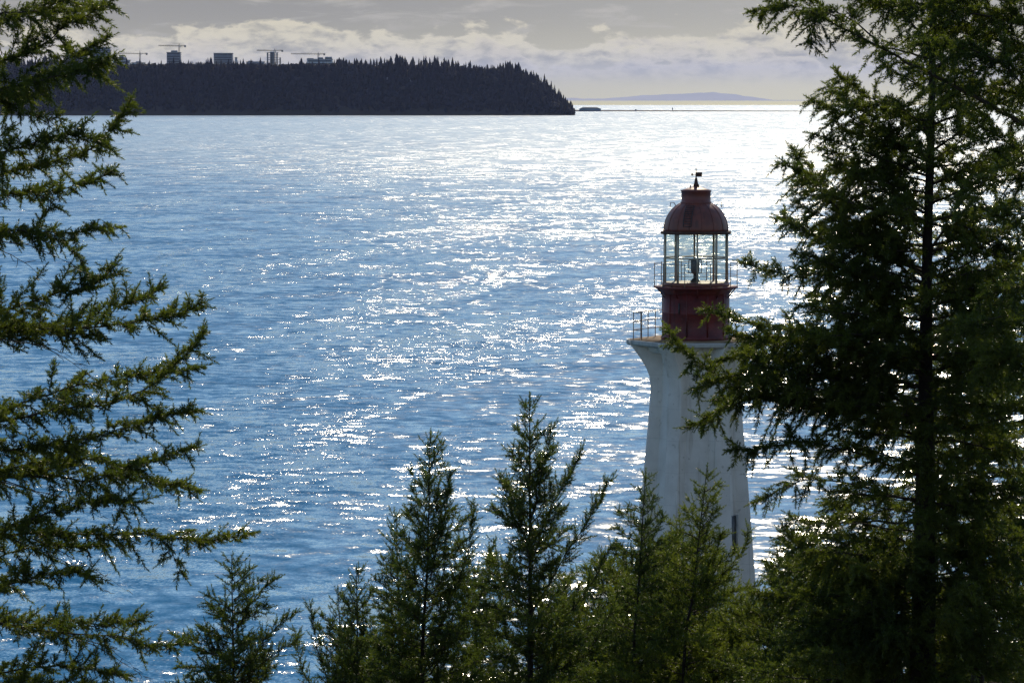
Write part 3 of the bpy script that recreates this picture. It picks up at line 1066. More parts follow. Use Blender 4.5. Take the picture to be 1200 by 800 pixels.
# ---- the large fir on the right
def right_fir():
    Y = 41.0
    tx = at(1083, 500, Y)[0]
    gz = float(ground_z(tx, Y))
    o = np.array((tx, Y, gz))
    root = empty('fir_tree', tuple(o), 'large dark fir on the right with dense crown, one bough crossing the white tower', 'tree')
    top = at(1093, -120, Y)
    p1 = at(1085, 400, Y); p2 = at(1080, 760, Y)
    trunk_mesh('trunk', [(p2[0] - .02, Y, gz - .4), p2, p1, at(1091, 100, Y), top], [.22, .185, .135, .055, .015], root, o)
    L = [
        ([(1091, 150), (1050, 128), (1010, 108), (985, 84)], 0.3, .014, .26, {}),
        ([(1090, 205), (1040, 165), (1000, 142), (965, 128), (944, 122)], -0.4, .015, .26, {}),
        ([(1090, 190), (1040, 150), (1000, 128), (968, 104)], 0.7, .013, .26, {}),
        ([(1088, 250), (1040, 205), (1000, 185), (968, 176)], 0.1, .015, .30, {}),
        ([(1087, 330), (1040, 285), (990, 250), (950, 215), (920, 192)], -0.2, .017, .28, {'dens': 27}),
        ([(1087, 340), (1040, 300), (990, 275), (945, 258), (912, 248)], 0.7, .016, .30, {'dens': 25}),
        ([(1087, 330), (1020, 330), (960, 322), (915, 320), (876, 308)], 0.0, .015, .22, {'dens': 24}),
        ([(1087, 375), (1040, 330), (990, 308), (940, 292)], -0.7, .015, .30, {}),
        ([(1085, 400), (1020, 392), (960, 386), (890, 378), (850, 366), (826, 358)], 0.0, .017, .20, {'dens': 22}),
        ([(1085, 420), (1010, 402), (950, 392), (905, 400), (868, 404)], 0.8, .016, .26, {}),
        ([(1085, 500), (1000, 478), (950, 470), (895, 466), (850, 448), (818, 428), (797, 408), (780, 384)], -0.2, .022, .22, {'dens': 24, 'roll': .7}),
        ([(1085, 480), (1010, 455), (950, 440), (900, 428), (866, 412)], -0.7, .018, .30, {'dens': 26}),
        ([(1085, 512), (1010, 492), (950, 474), (900, 468), (850, 482), (808, 506)], 0.2, .020, .32, {'dens': 28, 'droop': .2}),
        ([(1085, 520), (1000, 488), (940, 462), (890, 452), (842, 470)], 0.8, .017, .32, {'dens': 26}),
        ([(1084, 560), (1010, 530), (950, 515), (900, 520), (855, 520)], -0.5, .016, .26, {}),
        ([(1083, 590), (1030, 575), (985, 563), (950, 560), (915, 572), (884, 586)], 0.1, .017, .22, {'dens': 20}),
        ([(1083, 622), (1040, 620), (1000, 615), (960, 614), (930, 612)], 0.0, .011, .10, {'dens': 10, 'bare': .55}),
        ([(1083, 600), (1040, 598), (1000, 590), (968, 600)], 0.9, .013, .24, {'dens': 18}),
        ([(1082, 660), (1030, 648), (990, 640), (955, 650)], 0.5, .014, .28, {}),
        ([(1081, 690), (1020, 700), (960, 704), (920, 700), (880, 694)], 0.0, .018, .30, {'dens': 25}),
        ([(1081, 720), (1030, 690), (980, 668), (940, 640), (916, 614)], -0.4, .016, .28, {}),
        ([(1085, 430), (1000, 412), (930, 404), (880, 396), (846, 386)], -0.3, .016, .26, {'dens': 28}),
        ([(1085, 455), (1000, 430), (920, 420), (870, 420), (836, 432)], 0.3, .016, .28, {'dens': 28}),
        ([(1085, 470), (1000, 450), (920, 440), (860, 450), (822, 468)], -0.6, .016, .28, {'dens': 28}),
        ([(1085, 300), (1030, 262), (985, 232), (950, 205), (930, 180)], 0.5, .015, .30, {'dens': 28}),
        # to the right
        ([(1087, 520), (1120, 514), (1160, 526), (1235, 545)], 0.0, .020, .26, {'dens': 14, 'bare': .2}),
        ([(1090, 262), (1130, 272), (1165, 292), (1230, 305)], 0.2, .016, .26, {}),
        ([(1086, 300), (1110, 268), (1135, 270), (1165, 300), (1235, 312)], -0.2, .018, .22, {'dens': 12}),
        ([(1086, 420), (1120, 425), (1160, 440), (1220, 470)], 0.4, .016, .28, {}),
        ([(1086, 360), (1130, 350), (1170, 360), (1230, 380)], -0.4, .015, .30, {}),
        ([(1092, 130), (1130, 120), (1170, 128), (1215, 150)], 0.4, .012, .28, {}),
        ([(1083, 600), (1120, 585), (1160, 590), (1210, 600)], 0.2, .015, .30, {}),
        ([(1082, 660), (1120, 640), (1160, 650), (1210, 655)], -0.4, .015, .30, {}),
    ]
    for pts, dy, r, lt, kw in L:
        base = dict(lt=lt, dens=24, bare=0.12, ls=.088, sp=.017, droop=.30, up=.22, roll=.8, ang=(45, 85), clump=.4)
        base.update(kw)
        base['lt'] = lt * 1.35
        branch_part(root, o, px_path(pts, Y, Y + dy), r, M['needle'], **base)
    # the rest of the crown, limbs all round the trunk
    t = Tree()
    zt = at(1091, -60, Y)[2]; zm = at(1085, 330, Y)[2]; zb = at(1083, 500, Y)[2]; zg = at(1080, 800, Y)[2]; zh = at(1082, 625, Y)[2]
    crown_limbs(t, tx + .05, Y, zm, zt, 46, 1.20, .75, .28, .5, .38, dens=17, ls=.09, sp=.020, droop=.3, up=.2, roll=.8, bare=.10, clump=.4)
    crown_limbs(t, tx + .02, Y, zb, zm, 36, 1.25, 1.15, .12, .28, .40, dens=17, ls=.09, sp=.020, droop=.35, up=.2, roll=.8, bare=.12, clump=.4)
    crown_limbs(t, tx, Y, zg, zh, 38, 1.3, 1.2, .05, .12, .38, dens=16, ls=.09, sp=.020, droop=.35, up=.2, roll=.8, bare=.18, clump=.4)
    crown_limbs(t, tx, Y, zh, zb, 14, 1.15, 1.1, .08, .14, .30, dens=14, ls=.09, sp=.022, droop=.35, up=.2, roll=.8, bare=.3, clump=.5)
    z2 = at(1088, 180, Y)[2]; z3 = at(1086, 490, Y)[2]; z4 = at(1082, 640, Y)[2]
    kw = dict(dens=17, ls=.09, sp=.020, droop=.35, up=.2, roll=.8, bare=.14, clump=.45)
    crown_limbs(t, tx + .03, Y, z3, z2, 21, 1.75, 1.15, .12, .35, .40, az=(math.pi - .75, math.pi + .75), **kw)
    crown_limbs(t, tx, Y, zg - .2, z4, 22, 1.6, 1.4, .05, .12, .40, az=(math.pi - .9, math.pi + .9), **kw)
    crown_limbs(t, tx, Y, zg - .2, z3, 22, .9, .8, .0, .12, .36, az=(-math.pi / 2 - .8, -math.pi / 2 + .8), **kw)
    crown_limbs(t, tx, Y, zg - .2, z2, 20, 1.4, 1.1, .05, .3, .40, az=(-.8, .8), **kw)
    t.needles('crown', M['needle'], root, o, spacing=0.0042, nw=0.0095)
    t.wood('limb_wood', M['twig'], root, o)


right_fir()


# ---- the tree beyond the right edge, limbs sweeping in from the corner
def corner_fir():
    Y = 38.0
    tx = at(1290, 400, Y)[0]
    gz = float(ground_z(tx, Y))
    o = np.array((tx, Y, gz))
    root = empty('fir_tree', tuple(o), 'fir past the upper right corner, its long bare limb slanting across the sky', 'tree')
    trunk_mesh('trunk', [(tx, Y, gz - .3), (tx, Y, 36), (tx, Y, 45)], [.26, .18, .04], root, o)
    L = [
        ([(1290, 190), (1185, 132), (1130, 104), (1080, 76), (1030, 50), (985, 24), (945, 2)], -0.2, .036, .20, {'dens': 9, 'bare': .3}),
        ([(1030, 50), (990, 18), (940, 4), (905, 2), (880, 8)], 0.3, .010, .26, {'dens': 24}),
        ([(985, 24), (965, 14), (955, 30), (953, 52)], -0.2, .007, .16, {'dens': 22}),
        ([(1290, 120), (1200, 60), (1150, 20), (1110, -10)], 0.6, .018, .34, {}),
        ([(1290, 160), (1215, 110), (1170, 70), (1120, 52), (1070, 44)], -0.6, .018, .34, {'dens': 22}),
        ([(1290, 60), (1200, 30), (1120, 14), (1040, 8), (980, -8)], 0.4, .018, .34, {'dens': 22}),
        ([(1290, 220), (1220, 190), (1180, 165), (1140, 140)], 0.4, .016, .32, {}),
        ([(1290, 350), (1220, 330), (1180, 335), (1140, 350)], -0.3, .016, .30, {}),
        ([(1290, 480), (1220, 440), (1180, 420), (1140, 410)], 0.3, .016, .30, {}),
        ([(1290, 110), (1215, 62), (1165, 38), (1120, 30), (1085, 36)], 0.9, .018, .36, {}),
        ([(1290, 150), (1220, 120), (1175, 104), (1135, 98), (1105, 108)], 0.7, .018, .36, {}),
        ([(1290, 240), (1225, 214), (1185, 205), (1150, 212), (1122, 226)], 0.8, .017, .36, {}),
        ([(1290, 280), (1230, 262), (1195, 250), (1165, 252)], -0.5, .014, .30, {}),
        ([(1290, 400), (1230, 380), (1185, 372), (1140, 380), (1112, 392)], 0.9, .018, .36, {}),
        ([(1290, 440), (1230, 420), (1190, 418), (1150, 436)], 0.4, .016, .34, {}),
        ([(1290, 30), (1210, -6), (1150, -20), (1080, -14), (1030, 6)], 0.7, .018, .34, {}),
    ]
    for pts, dy, r, lt, kw in L:
        base = dict(lt=lt, dens=20, bare=0.2, ls=.088, sp=.017, droop=.3, up=.2, roll=.8, clump=.4)
        base.update(kw)
        base['lt'] = lt * 1.3
        branch_part(root, o, px_path(pts, Y, Y + dy), r, M['needle'], **base)

    t = Tree()
    kw = dict(dens=15, ls=.09, sp=.022, droop=.35, up=.2, roll=.8, bare=.16, clump=.4)
    crown_limbs(t, tx, Y, 33.0, 44.0, 34, 2.0, .6, .08, .4, .42, az=(-1.3, 1.3), **kw)
    t.needles('crown', M['needle'], root, o, spacing=0.0055, nw=0.011)
    t.wood('limb_wood', M['twig'], root, o)


corner_fir()


def second_fir():
    Y = 45.0
    tx = at(1148, 700, Y)[0]
    gz = float(ground_z(tx, Y))
    o = np.array((tx, Y, gz))
    root = empty('fir_tree', tuple(o), 'slimmer fir low at the right edge, thin dark trunk behind the large fir', 'tree')
    trunk_mesh('trunk', [(tx - .03, Y, gz - .3), at(1146, 780, Y), at(1150, 560, Y), at(1158, 440, Y), at(1162, 340, Y)], [.17, .15, .10, .06, .015], root, o)
    t = Tree()
    zt = at(1160, 340, Y)[2]; zb = at(1148, 600, Y)[2]; zg = at(1148, 800, Y)[2]
    crown_limbs(t, tx + .08, Y, zb, zt, 56, 1.25, .4, .1, .5, .36, dens=17, ls=.09, sp=.020, droop=.3, up=.2, roll=.8, clump=.4)
    crown_limbs(t, tx, Y, zg, zb, 34, 1.3, 1.2, .05, .1, .34, dens=15, ls=.09, sp=.020, droop=.3, up=.2, roll=.8, bare=.3, clump=.4)
    t.needles('crown', M['needle'], root, o, spacing=0.0042, nw=0.0095)
    t.wood('limb_wood', M['twig'], root, o)


second_fir()


# ---- young trees along the bottom
def young_tree(name, label, apex, Y, basepx, hw, mneedle, dens=15, extra=(), lean=0.0, top_up=.95, low_up=.25, lt=.26, ls=.085, cone=0.9, group=None, tdens=20, bottom=830, trunk_r=.05):
    """apex, basepx: pixels; hw: half width in pixels at the bottom of the frame"""
    pm = Y / F
    a = at(apex[0], apex[1], Y)
    bx = at(basepx, bottom, Y)
    gz = float(ground_z(bx[0], Y))
    o = np.array((bx[0], Y, gz))
    root = empty(name, tuple(o), label, 'tree', group)
    H = a[2] - bx[2]
    trunk_mesh('trunk', [(bx[0], Y, gz - .3), bx, (bx + a) / 2 + np.array((rng.normal(0, .02), 0, 0)), a], [trunk_r * 1.5 + .03, trunk_r + .012, trunk_r * .55, .004], root, o, sides=8)
    t = Tree()
    # leader
    ax = np.linspace(a - np.array((0, 0, min(.35, H * .2))), a, 6)
    foliate(t, ax, .3, ls * .55, .045, lift=.9, roll=1.4)
    n = int(H * dens)
    ga = 2.39996
    for k in range(n):
        u = ((k + rng.random()) / n) ** 0.9      # 0 top .. 1 bottom
        if u * H < .10: u = (.10 + rng.random() * .1) / H
        p = a + (bx - a) * u
        L = hw * pm * (u ** cone) * rng.choice((.45, .8, 1.0, 1.0, 1.3)) * rng.uniform(.7, 1.15) + .07
        an = k * ga + rng.normal(0, .4)
        sl = top_up + (low_up - top_up) * min(1, u * 1.3) + rng.normal(0, .14)
        d = np.array((math.cos(an), math.sin(an), 0))
        L *= 1 / math.sqrt(1 + sl * sl) * 1.15
        pts = [p + d * (L * s) + np.array((0, 0, 1.0)) * (sl * L * s * (0.75 + .25 * s)) for s in (0, .35, .7, 1)]
        if L < .2:
            axs, _ = resample(pts, 5)
            t.tube(axs, np.linspace(.004, .001, 5), 3)
            foliate(t, axs, L * 1.2, ls * .8, .035, lift=.5, roll=1.2)
        else:
            limb(t, pts, .010, lt=lt * min(1, .35 + L), dens=tdens, bare=.08, ls=ls * .92, sp=.022, droop=.02, up=.35, roll=.8, rise=.15, minlen=.07, clump=.25)
    for pts, dy, lt2 in extra:
        P = px_path(pts, Y, Y + dy)
        limb(t, P, .014, lt=lt2, dens=26, bare=.06, ls=ls, sp=.03, droop=.0, up=.35, roll=1.0, rise=.15, minlen=.07, ang=(28, 58))
    t.needles('crown', mneedle, root, o, spacing=0.0036, nw=0.0088)
    t.wood('limb_wood', M['twig'], root, o)
    return root


young_tree('fir_tree', 'small lone young fir against the water, left of the spires', (273, 650), 52, 276, 54, M['needle_young'], 27,
           extra=[([(278, 790), (310, 745), (346, 714)], 0.1, .18), ([(278, 800), (320, 770), (350, 752)], -.2, .18), ([(276, 780), (235, 760), (206, 745)], .1, .18), ([(276, 740), (300, 700), (326, 676)], .3, .16)],
           top_up=.75, low_up=.25, cone=.75)
young_tree('spruce_tree', 'short young spruce with a thin leader at the left of the spire clump', (396, 690), 56, 406, 38, M['needle_young'], 22, top_up=1.2, low_up=.9,
           extra=[([(396, 830), (372, 770), (362, 712)], .2, .16), ([(396, 830), (360, 790), (350, 736)], -.2, .14)])
young_tree('spruce_tree', 'young spruce with a bare upright leader tip beside the clump, lower than its neighbour spire', (420, 662), 55, 421, 44, M['needle_young'], 24, top_up=1.2, low_up=.8)
young_tree('spruce_tree', 'slim spruce spire leaning on the left side of the taller spire', (462, 598), 54, 470, 36, M['needle_young'], 24, top_up=1.2, low_up=.6, cone=.6)
young_tree('spruce_tree', 'tall pointed spruce spire with a feathered tip, left of centre', (505, 506), 52, 496, 66, M['needle_young'], 25, top_up=1.25, low_up=.45, cone=.78, tdens=20,
           extra=[([(504, 760), (540, 660), (549, 590)], .2, .20), ([(504, 790), (560, 690), (572, 634)], -.3, .20), ([(504, 820), (575, 740), (596, 650)], .3, .20), ([(504, 680), (522, 590), (529, 548)], .3, .14)])
young_tree('spruce_tree', 'tallest spire in the middle with side branches reaching up to the right', (621, 463), 50, 622, 66, M['needle_young'], 25, top_up=1.2, low_up=.4, cone=.72, tdens=20, trunk_r=.065,
           extra=[([(622, 660), (652, 590), (672, 556), (686, 526)], .2, .20), ([(622, 720), (668, 640), (698, 590), (713, 560)], -.2, .24),
                  ([(622, 760), (680, 700), (716, 640)], .4, .24), ([(622, 610), (640, 540), (648, 500)], -.3, .14), ([(622, 640), (596, 590), (586, 560)], .2, .16), ([(622, 800), (690, 760), (730, 690)], 0, .26)])
young_tree('spruce_tree', 'young spruce standing just before the left edge of the white tower', (757, 552), 58, 742, 66, M['needle_young'], 19, top_up=.8, low_up=.3, cone=.8, tdens=19,
           extra=[([(752, 690), (775, 650), (792, 622)], .2, .14)])
young_tree('spruce_tree', 'thin leaning spruce leader in front of the white tower, tiers of short upturned shoots', (829, 546), 57, 800, 82, M['needle_light'], 18, top_up=.75, low_up=.3, cone=.9, lean=.2, tdens=18,
           extra=[([(812, 720), (850, 670), (872, 640), (876, 618)], .2, .18), ([(812, 700), (835, 660), (848, 622)], -.2, .12)])
young_tree('fir_tree', 'bushy pale green fir low before the lighthouse foot', (795, 640), 60, 790, 120, M['needle_light'], 40, top_up=.5, low_up=.2, cone=.45, tdens=20, lt=.30)
young_tree('fir_tree', 'bushy green fir between the middle spire and the tower', (716, 655), 62, 706, 76, M['needle_light'], 32, top_up=.6, low_up=.3, cone=.5, tdens=20, lt=.28)
young_tree('fir_tree', 'dark bushy fir right of the tower foot with a feathery top above the water', (936, 628), 54, 946, 90, M['needle'], 34, top_up=.75, low_up=.2, cone=.55, tdens=20, lt=.30)
young_tree('fir_tree', 'dark low fir filling the shade under the large right hand fir', (1010, 690), 50, 1015, 105, M['needle'], 40, top_up=.5, low_up=.15, cone=.4, tdens=19, lt=.32)
young_tree('fir_tree', 'low dark fir between the two trunks at lower right', (1112, 680), 53, 1108, 74, M['needle'], 34, top_up=.5, low_up=.2, cone=.5, tdens=19, lt=.30)
young_tree('fir_tree', 'low fir in the lower right corner, right of the thin trunk', (1196, 610), 50, 1205, 80, M['needle'], 30, top_up=.6, low_up=.2, cone=.6, tdens=18, lt=.30)


young_tree('fir_tree', 'low green fir filling the gap between the two tall spires', (556, 668), 64, 556, 52, M['needle_light'], 30, top_up=.8, low_up=.4, cone=.5, tdens=20, lt=.26)
young_tree('fir_tree', 'low green fir right of the tallest spire, behind its lower branches', (662, 676), 66, 660, 50, M['needle_light'], 30, top_up=.8, low_up=.4, cone=.5, tdens=20, lt=.26)
young_tree('fir_tree', 'small low fir under the short spruces at the left of the spire clump', (440, 742), 60, 438, 36, M['needle_young'], 28, top_up=.8, low_up=.4, cone=.5, tdens=20, lt=.26)
young_tree('fir_tree', 'low bright fir on the lower edge right of the tower foot', (880, 700), 58, 872, 62, M['needle_light'], 32, top_up=.6, low_up=.3, cone=.5, tdens=20, lt=.26)


# ---- leafy shrubs along the lower edge
def shrub(label, px, py, Y, wpx, m, n=2600, leaf=.05, seed=1):
    r = np.random.default_rng(seed)
    top = at(px, py, Y); pm = Y / F
    gz = float(ground_z(top[0], Y))
    o = np.array((top[0], Y, gz))
    root = empty('shrub', tuple(o), label, 'shrub', 'leafy shrubs on the slope')
    H = top[2] - gz; W = wpx * pm
    t = Tree(); P = []
    for k in range(26):
        a = r.uniform(0, 2 * math.pi); rad = W * math.sqrt(r.random())
        h = H * (1 - .35 * (rad / W) ** 2) * r.uniform(.72, 1.0)
        tip = np.array((top[0] + rad * math.cos(a), Y + rad * math.sin(a), gz + h))
        A, _ = resample([(top[0] + .15 * math.cos(a), Y + .15 * math.sin(a), gz), (np.array((top[0], Y, gz)) + tip) / 2 + r.normal(0, .12, 3), tip], 10)
        t.tube(A, np.linspace(.02, .004, 10), 4)
        m2 = n // 26
        f = 1 - r.random(m2) ** 1.5 * min(1, 1.6 / H)
        k2 = np.clip((f * 9).astype(int), 0, 9)
        P.append(A[k2] + r.normal(0, .16, (m2, 3)) * np.array((1, 1, .8)))
    t.wood('stem', M['twig'], root, o)
    P = np.concatenate(P)
    nn = len(P)
    d = unit_rows(r.normal(size=(nn, 3)) + np.array((0, 0, -.2)))
    s = unit_rows(np.cross(d, r.normal(size=(nn, 3))))
    nrm = np.cross(d, s)
    ll = leaf * (.6 + .8 * r.random(nn))[:, None]
    q0 = P; q1 = P + d * ll * .5 + s * ll * .32 + nrm * ll * .06; q2 = P + d * ll; q3 = P + d * ll * .5 - s * ll * .32 + nrm * ll * .06
    v = np.stack((q0, q1, q2, q3), 1).reshape(-1, 3) - o
    f = np.arange(4 * nn)
    link('foliage', np_mesh('foliage', v, f, np.full(nn, 4)), m, root)


def unit_rows(v):
    return v / (np.linalg.norm(v, axis=1, keepdims=True) + 1e-9)


shrub('bright green leafy shrub at the bottom edge below the lighthouse', 858, 768, 66, 55, M['leaf'], 5200, .06, 3)
shrub('leafy green shrub at the bottom edge left of the bright one', 738, 752, 70, 60, M['leaf'], 5200, .06, 4)
shrub('yellow green shrub at the foot of the large right hand fir', 1112, 745, 60, 42, M['leaf'], 3600, .055, 5)
shrub('small leafy shrub in the bottom right corner under the thin trunk', 1178, 728, 64, 40, M['leaf'], 3600, .055, 6)
shrub('leafy shrub in the gap between the left spire clump and the middle spire', 580, 772, 66, 40, M['leaf'], 3200, .055, 7)

# ------------------------------------------------------------------ far shore
D0 = 7000.0


def zfar(py, d):
    return float(at(600, py, d)[2])


# skyline of the bare ground of the headland (pixels)
SKX = [-700, -300, -60, 40, 130, 250, 380, 440, 520, 560, 590, 610, 628, 644, 654, 662, 669, 675]
SKY_ = [86, 84, 82, 82, 82, 82, 82, 82, 84, 86, 88.5, 93, 99.5, 108.5, 117, 125, 132, 138]


def head_top(px):
    return np.interp(px, SKX, SKY_)


def head_z(x, y):
    """terrain height of the headland at x, y (metres)"""
    px = 600 + x * F / (D0 + 150)
    top = CAM[2] - (D0 + 150) * (PITCH + (head_top(px) - 400) / F)
    shore = sea_z(D0)
    top = np.maximum(top, shore - 4)
    u = np.clip((y - D0) / 80.0, 0, 1)
    prof = u ** 0.75 * 0.97 + 0.03 * u
    curv = sea_z(y) - sea_z(D0)
    return shore + (top - shore) * prof - (1 - u) * 1.5 * (u < .01) + curv * 0.2


def build_headland():
    xs = np.linspace(-2000, 130, 214)
    ys = np.concatenate((np.linspace(D0 - 12, D0 + 200, 24), np.linspace(D0 + 300, D0 + 1500, 8)))
    X, Y = np.meshgrid(xs, ys)
    Z = head_z(X, Y)
    Z[0] = sea_z(D0) - 3
    Z += (vnoise(X, Y, .02, 5) - .5) * 9 * ((Y > D0 + 20) & (Y < D0 + 80))
    # right hand end closes into the sea
    ny, nx = X.shape
    v = np.stack((X, Y, Z), -1).reshape(-1, 3)
    i = np.arange(nx - 1)[None]; j = np.arange(ny - 1)[:, None]
    a = j * nx + i
    f = np.stack((a, a + 1, a + nx + 1, a + nx), -1).reshape(-1, 4)
    tag(link('headland', np_mesh('headland', v, f.ravel(), np.full(len(f), 4), True), M['headland']), kind='structure')


build_headland()


def far_tree_arrays(n, h, w, r, conifer):
    """unit trees: stacked ragged skirts (conifer) or a lumpy crown"""
    out_v = []; out_f = []; c = 0
    return out_v, out_f


def far_fir_mesh(seed, h=1.0):
    r = np.random.default_rng(seed)
    v = []; f = []
    k = 0
    tiers = 7
    for i in range(tiers):
        z0 = .10 + .80 * i / tiers; z1 = z0 + .30
        rad = .17 * (1 - i / tiers) ** .8 + .018
        n = 7
        a = np.arange(n) / n * 6.283 + r.random() * 6
        rr = rad * r.uniform(.55, 1.25, n)
        for ang, q in zip(a, rr):
            v.append((q * math.cos(ang), q * math.sin(ang), z0 + r.normal(0, .015)))
        v.append((r.normal(0, .004), r.normal(0, .004), min(1.0, z1)))
        for j in range(n):
            f.append((k + j, k + (j + 1) % n, k + n))
        k += n + 1
    for ang in (0, 2.09, 4.19):
        v.append((.016 * math.cos(ang), .016 * math.sin(ang), -.05))
    for ang in (0, 2.09, 4.19):
        v.append((.012 * math.cos(ang), .012 * math.sin(ang), .3))
    f += [(k, k + 1, k + 4, k + 3), (k + 1, k + 2, k + 5, k + 4), (k + 2, k, k + 3, k + 5)]
    return np.array(v), f


def far_blob(seed):
    r = np.random.default_rng(seed)
    v = []; f = []
    n, m = 7, 4
    for i in range(m):
        th = (i + .5) / m * math.pi
        for j in range(n):
            ph = j / n * 6.283 + i * .4
            s = r.uniform(.72, 1.25)
            v.append((.5 * s * math.sin(th) * math.cos(ph), .5 * s * math.sin(th) * math.sin(ph), .5 - .5 * s * math.cos(th)))
    for i in range(m - 1):
        for j in range(n):
            f.append((i * n + j, i * n + (j + 1) % n, (i + 1) * n + (j + 1) % n, (i + 1) * n + j))
    f.append(tuple(range((m - 1) * n, m * n)))
    return np.array(v), f


def build_far_wood():
    r = np.random.default_rng(21)
    protos = [far_fir_mesh(s) for s in range(6)] + [far_blob(s) for s in range(6)]
    V = []; FL = []; SZ = []; n0 = 0
    def put(pv, pf, pos, h, w):
        nonlocal n0
        a = r.random() * 6.28
        ca, sa = math.cos(a), math.sin(a)
        q = pv * np.array((w, w, h))
        q = np.stack((q[:, 0] * ca - q[:, 1] * sa, q[:, 0] * sa + q[:, 1] * ca, q[:, 2]), 1) + pos
        V.append(q)
        for t in pf:
            FL.extend([i + n0 for i in t]); SZ.append(len(t))
        n0 += len(pv)
    # slope: mixed broadleaf scrub and firs
    for k in range(5200):
        x = r.uniform(-1250, 112); y = D0 + 3 + 78 * r.random()
        z = float(head_z(x, y))
        u = (y - D0) / 80
        if z < sea_z(D0) + 1: continue
        if r.random() < .30 + .3 * u:
            h = r.uniform(12, 24); put(*protos[r.integers(6)], (x, y, z - 1), h, h * .9)
        else:
            h = r.uniform(6, 13); put(*protos[6 + r.integers(6)], (x, y, z - 2), h, h * r.uniform(.8, 1.2))
    # the crest and the first plateau strip
    for k in range(1900):
        x = r.uniform(-1250, 60); y = D0 + 76 + 230 * r.random() ** 1.4
        z = float(head_z(x, y))
        px = 600 + x * F / y
        built = 110 < px < 395
        if r.random() < (.45 if built else .85):
            h = (r.uniform(7, 13) if built else 8 + 19 * r.random() ** 1.6) * (.6 + .75 * float(vnoise(x, 0 * x, .03, 31)))
            put(*protos[r.integers(6)], (x, y, z - 1), h, h * r.uniform(.75, 1.5))
        else:
            h = r.uniform(6, 12); put(*protos[6 + r.integers(6)], (x, y, z - 1), h, h)
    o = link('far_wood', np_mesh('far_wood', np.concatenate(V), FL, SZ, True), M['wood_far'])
    tag(o, 'dark wooded bluff across the water seen as one mass', 'forest', None, 'stuff')
    # single firs that stand out on the skyline
    L2 = []
    for px, py in ((403, 77), (412, 74), (420, 71), (434, 73), (446, 70), (459, 72), (468, 69), (474, 73), (484, 70), (491, 72), (505, 73),
                   (520, 75), (532, 74), (545, 76), (556, 76), (566, 77), (583, 75), (588, 77), (593, 73), (597, 74), (603, 78), (609, 76),
                   (613, 81), (617, 80), (621, 84), (625, 82), (629, 85), (634, 90), (638, 86), (641, 92), (646, 94), (650, 99), (655, 104), (660, 111), (668, 118)):
        L2.append((px, py))
    group = 'firs along the crest of the far headland'
    protos2 = []
    for s in range(5):
        v, f = far_fir_mesh(40 + s)
        me = np_mesh('fir_crown', v, [i for q in f for i in q], [len(q) for q in f])
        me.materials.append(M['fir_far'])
        protos2.append(me)
    for k, (px, py) in enumerate(L2):
        y = D0 + 84 + 30 * r.random()
        p = at(px, py, y)
        z = float(head_z(p[0], y))
        h = max(p[2] - z + 1, 12)
        ob = bpy.data.objects.new('fir_tree', protos2[k % 5])
        C.objects.link(ob)
        ob.location = (p[0], y, p[2] - h)
        ob.rotation_euler = (0, 0, r.random() * 6)
        ob.scale = (h * .75, h * .75, h)
        tag(ob, 'small dark fir standing up from the crest of the far headland', 'tree', group)


build_far_wood()


def block(label, px0, px1, py_top, d, depth, m, bands=0, m2=None, plant=None, cat='building', bottom=84):
    """far building given by its pixel box"""
    x0 = at(px0, 80, d)[0]; x1 = at(px1, 80, d)[0]
    zt = zfar(py_top, d); zb = zfar(bottom, d) - 6
    cx = (x0 + x1) / 2
    O = np.array((cx, d, zb))
    root = empty('campus_building', tuple(O), label, cat)
    mb = MB(O)
    mb.box((cx, d, (zt + zb) / 2), (x1 - x0, depth, zt - zb))
    wall = mb.build('wall', m, root)
    mb = MB(O)
    mb.box((cx, d, zt + .5), (x1 - x0 + .8, depth + .8, 1.0))
    mb.build('roof', M['concrete_far'], root)
    if bands:
        hz = (zt - zb - 8) / bands
        for k in range(bands):
            mb = MB(O)
            z = zb + 8 + hz * (k + .45)
            mb.box((cx, d - depth / 2 - .05, z), ((x1 - x0) * .92, .3, hz * .5))
            mb.build('window_band', m2 or M['tower_g'], wall)
    if plant:
        for (a, b, h) in plant:
            mb = MB(O)
            xa = x0 + (x1 - x0) * a; xb = x0 + (x1 - x0) * b
            mb.box(((xa + xb) / 2, d, zt + 1 + h / 2), (xb - xa, depth * .5, h))
            mb.build('roof_plant', M['tower_a'], root)
    return root


block('tall grey block at the left, partly behind the fir boughs', 106, 130, 56, 7350, 22, M['tower_a'], 12, plant=((.0, .35, 2.5),))
block('broad grey slab hidden behind the left fir boughs', 78, 103, 60, 7380, 22, M['tower_a'], 11)
block('pale stepped block between the left tower and the first crane', 133, 153, 71, 7320, 20, M['tower_b'], 3, plant=((.15, .75, 5), (.35, .6, 9)))
block('low pale hall below the first crane', 155, 170, 74, 7300, 18, M['tower_b'], 2, plant=((.3, .7, 2),))
block('grey tower with a raised plant room under the tall crane', 196, 212, 62, 7350, 22, M['tower_a'], 11, plant=((.3, .75, 3.2),))
block('long low pale building right of the tower with the tall crane', 219, 250, 76, 7320, 16, M['tower_b'], 2, plant=((.35, .6, 3), (.72, .8, 2)))
block('wide dark flat topped tower in the middle of the campus', 251, 273, 63, 7350, 24, M['tower_a'], 10)
block('slender dark stair shaft just right of the wide tower', 275.5, 278, 68, 7330, 6, M['tower_a'])
block('low flat building between the dark tower and the unfinished one', 289, 310, 73, 7320, 16, M['tower_a'], 2, plant=((.1, .35, 1.5),))
block('grey low hall in front of the cranes, right of the unfinished tower', 330, 346, 76, 7310, 16, M['tower_a'], 2)
block('stepped residential block under the rightmost crane', 360, 390, 70, 7320, 20, M['tower_b'], 4, plant=((.0, .25, 1.5), (.42, .62, 3), (.7, .97, 4)))


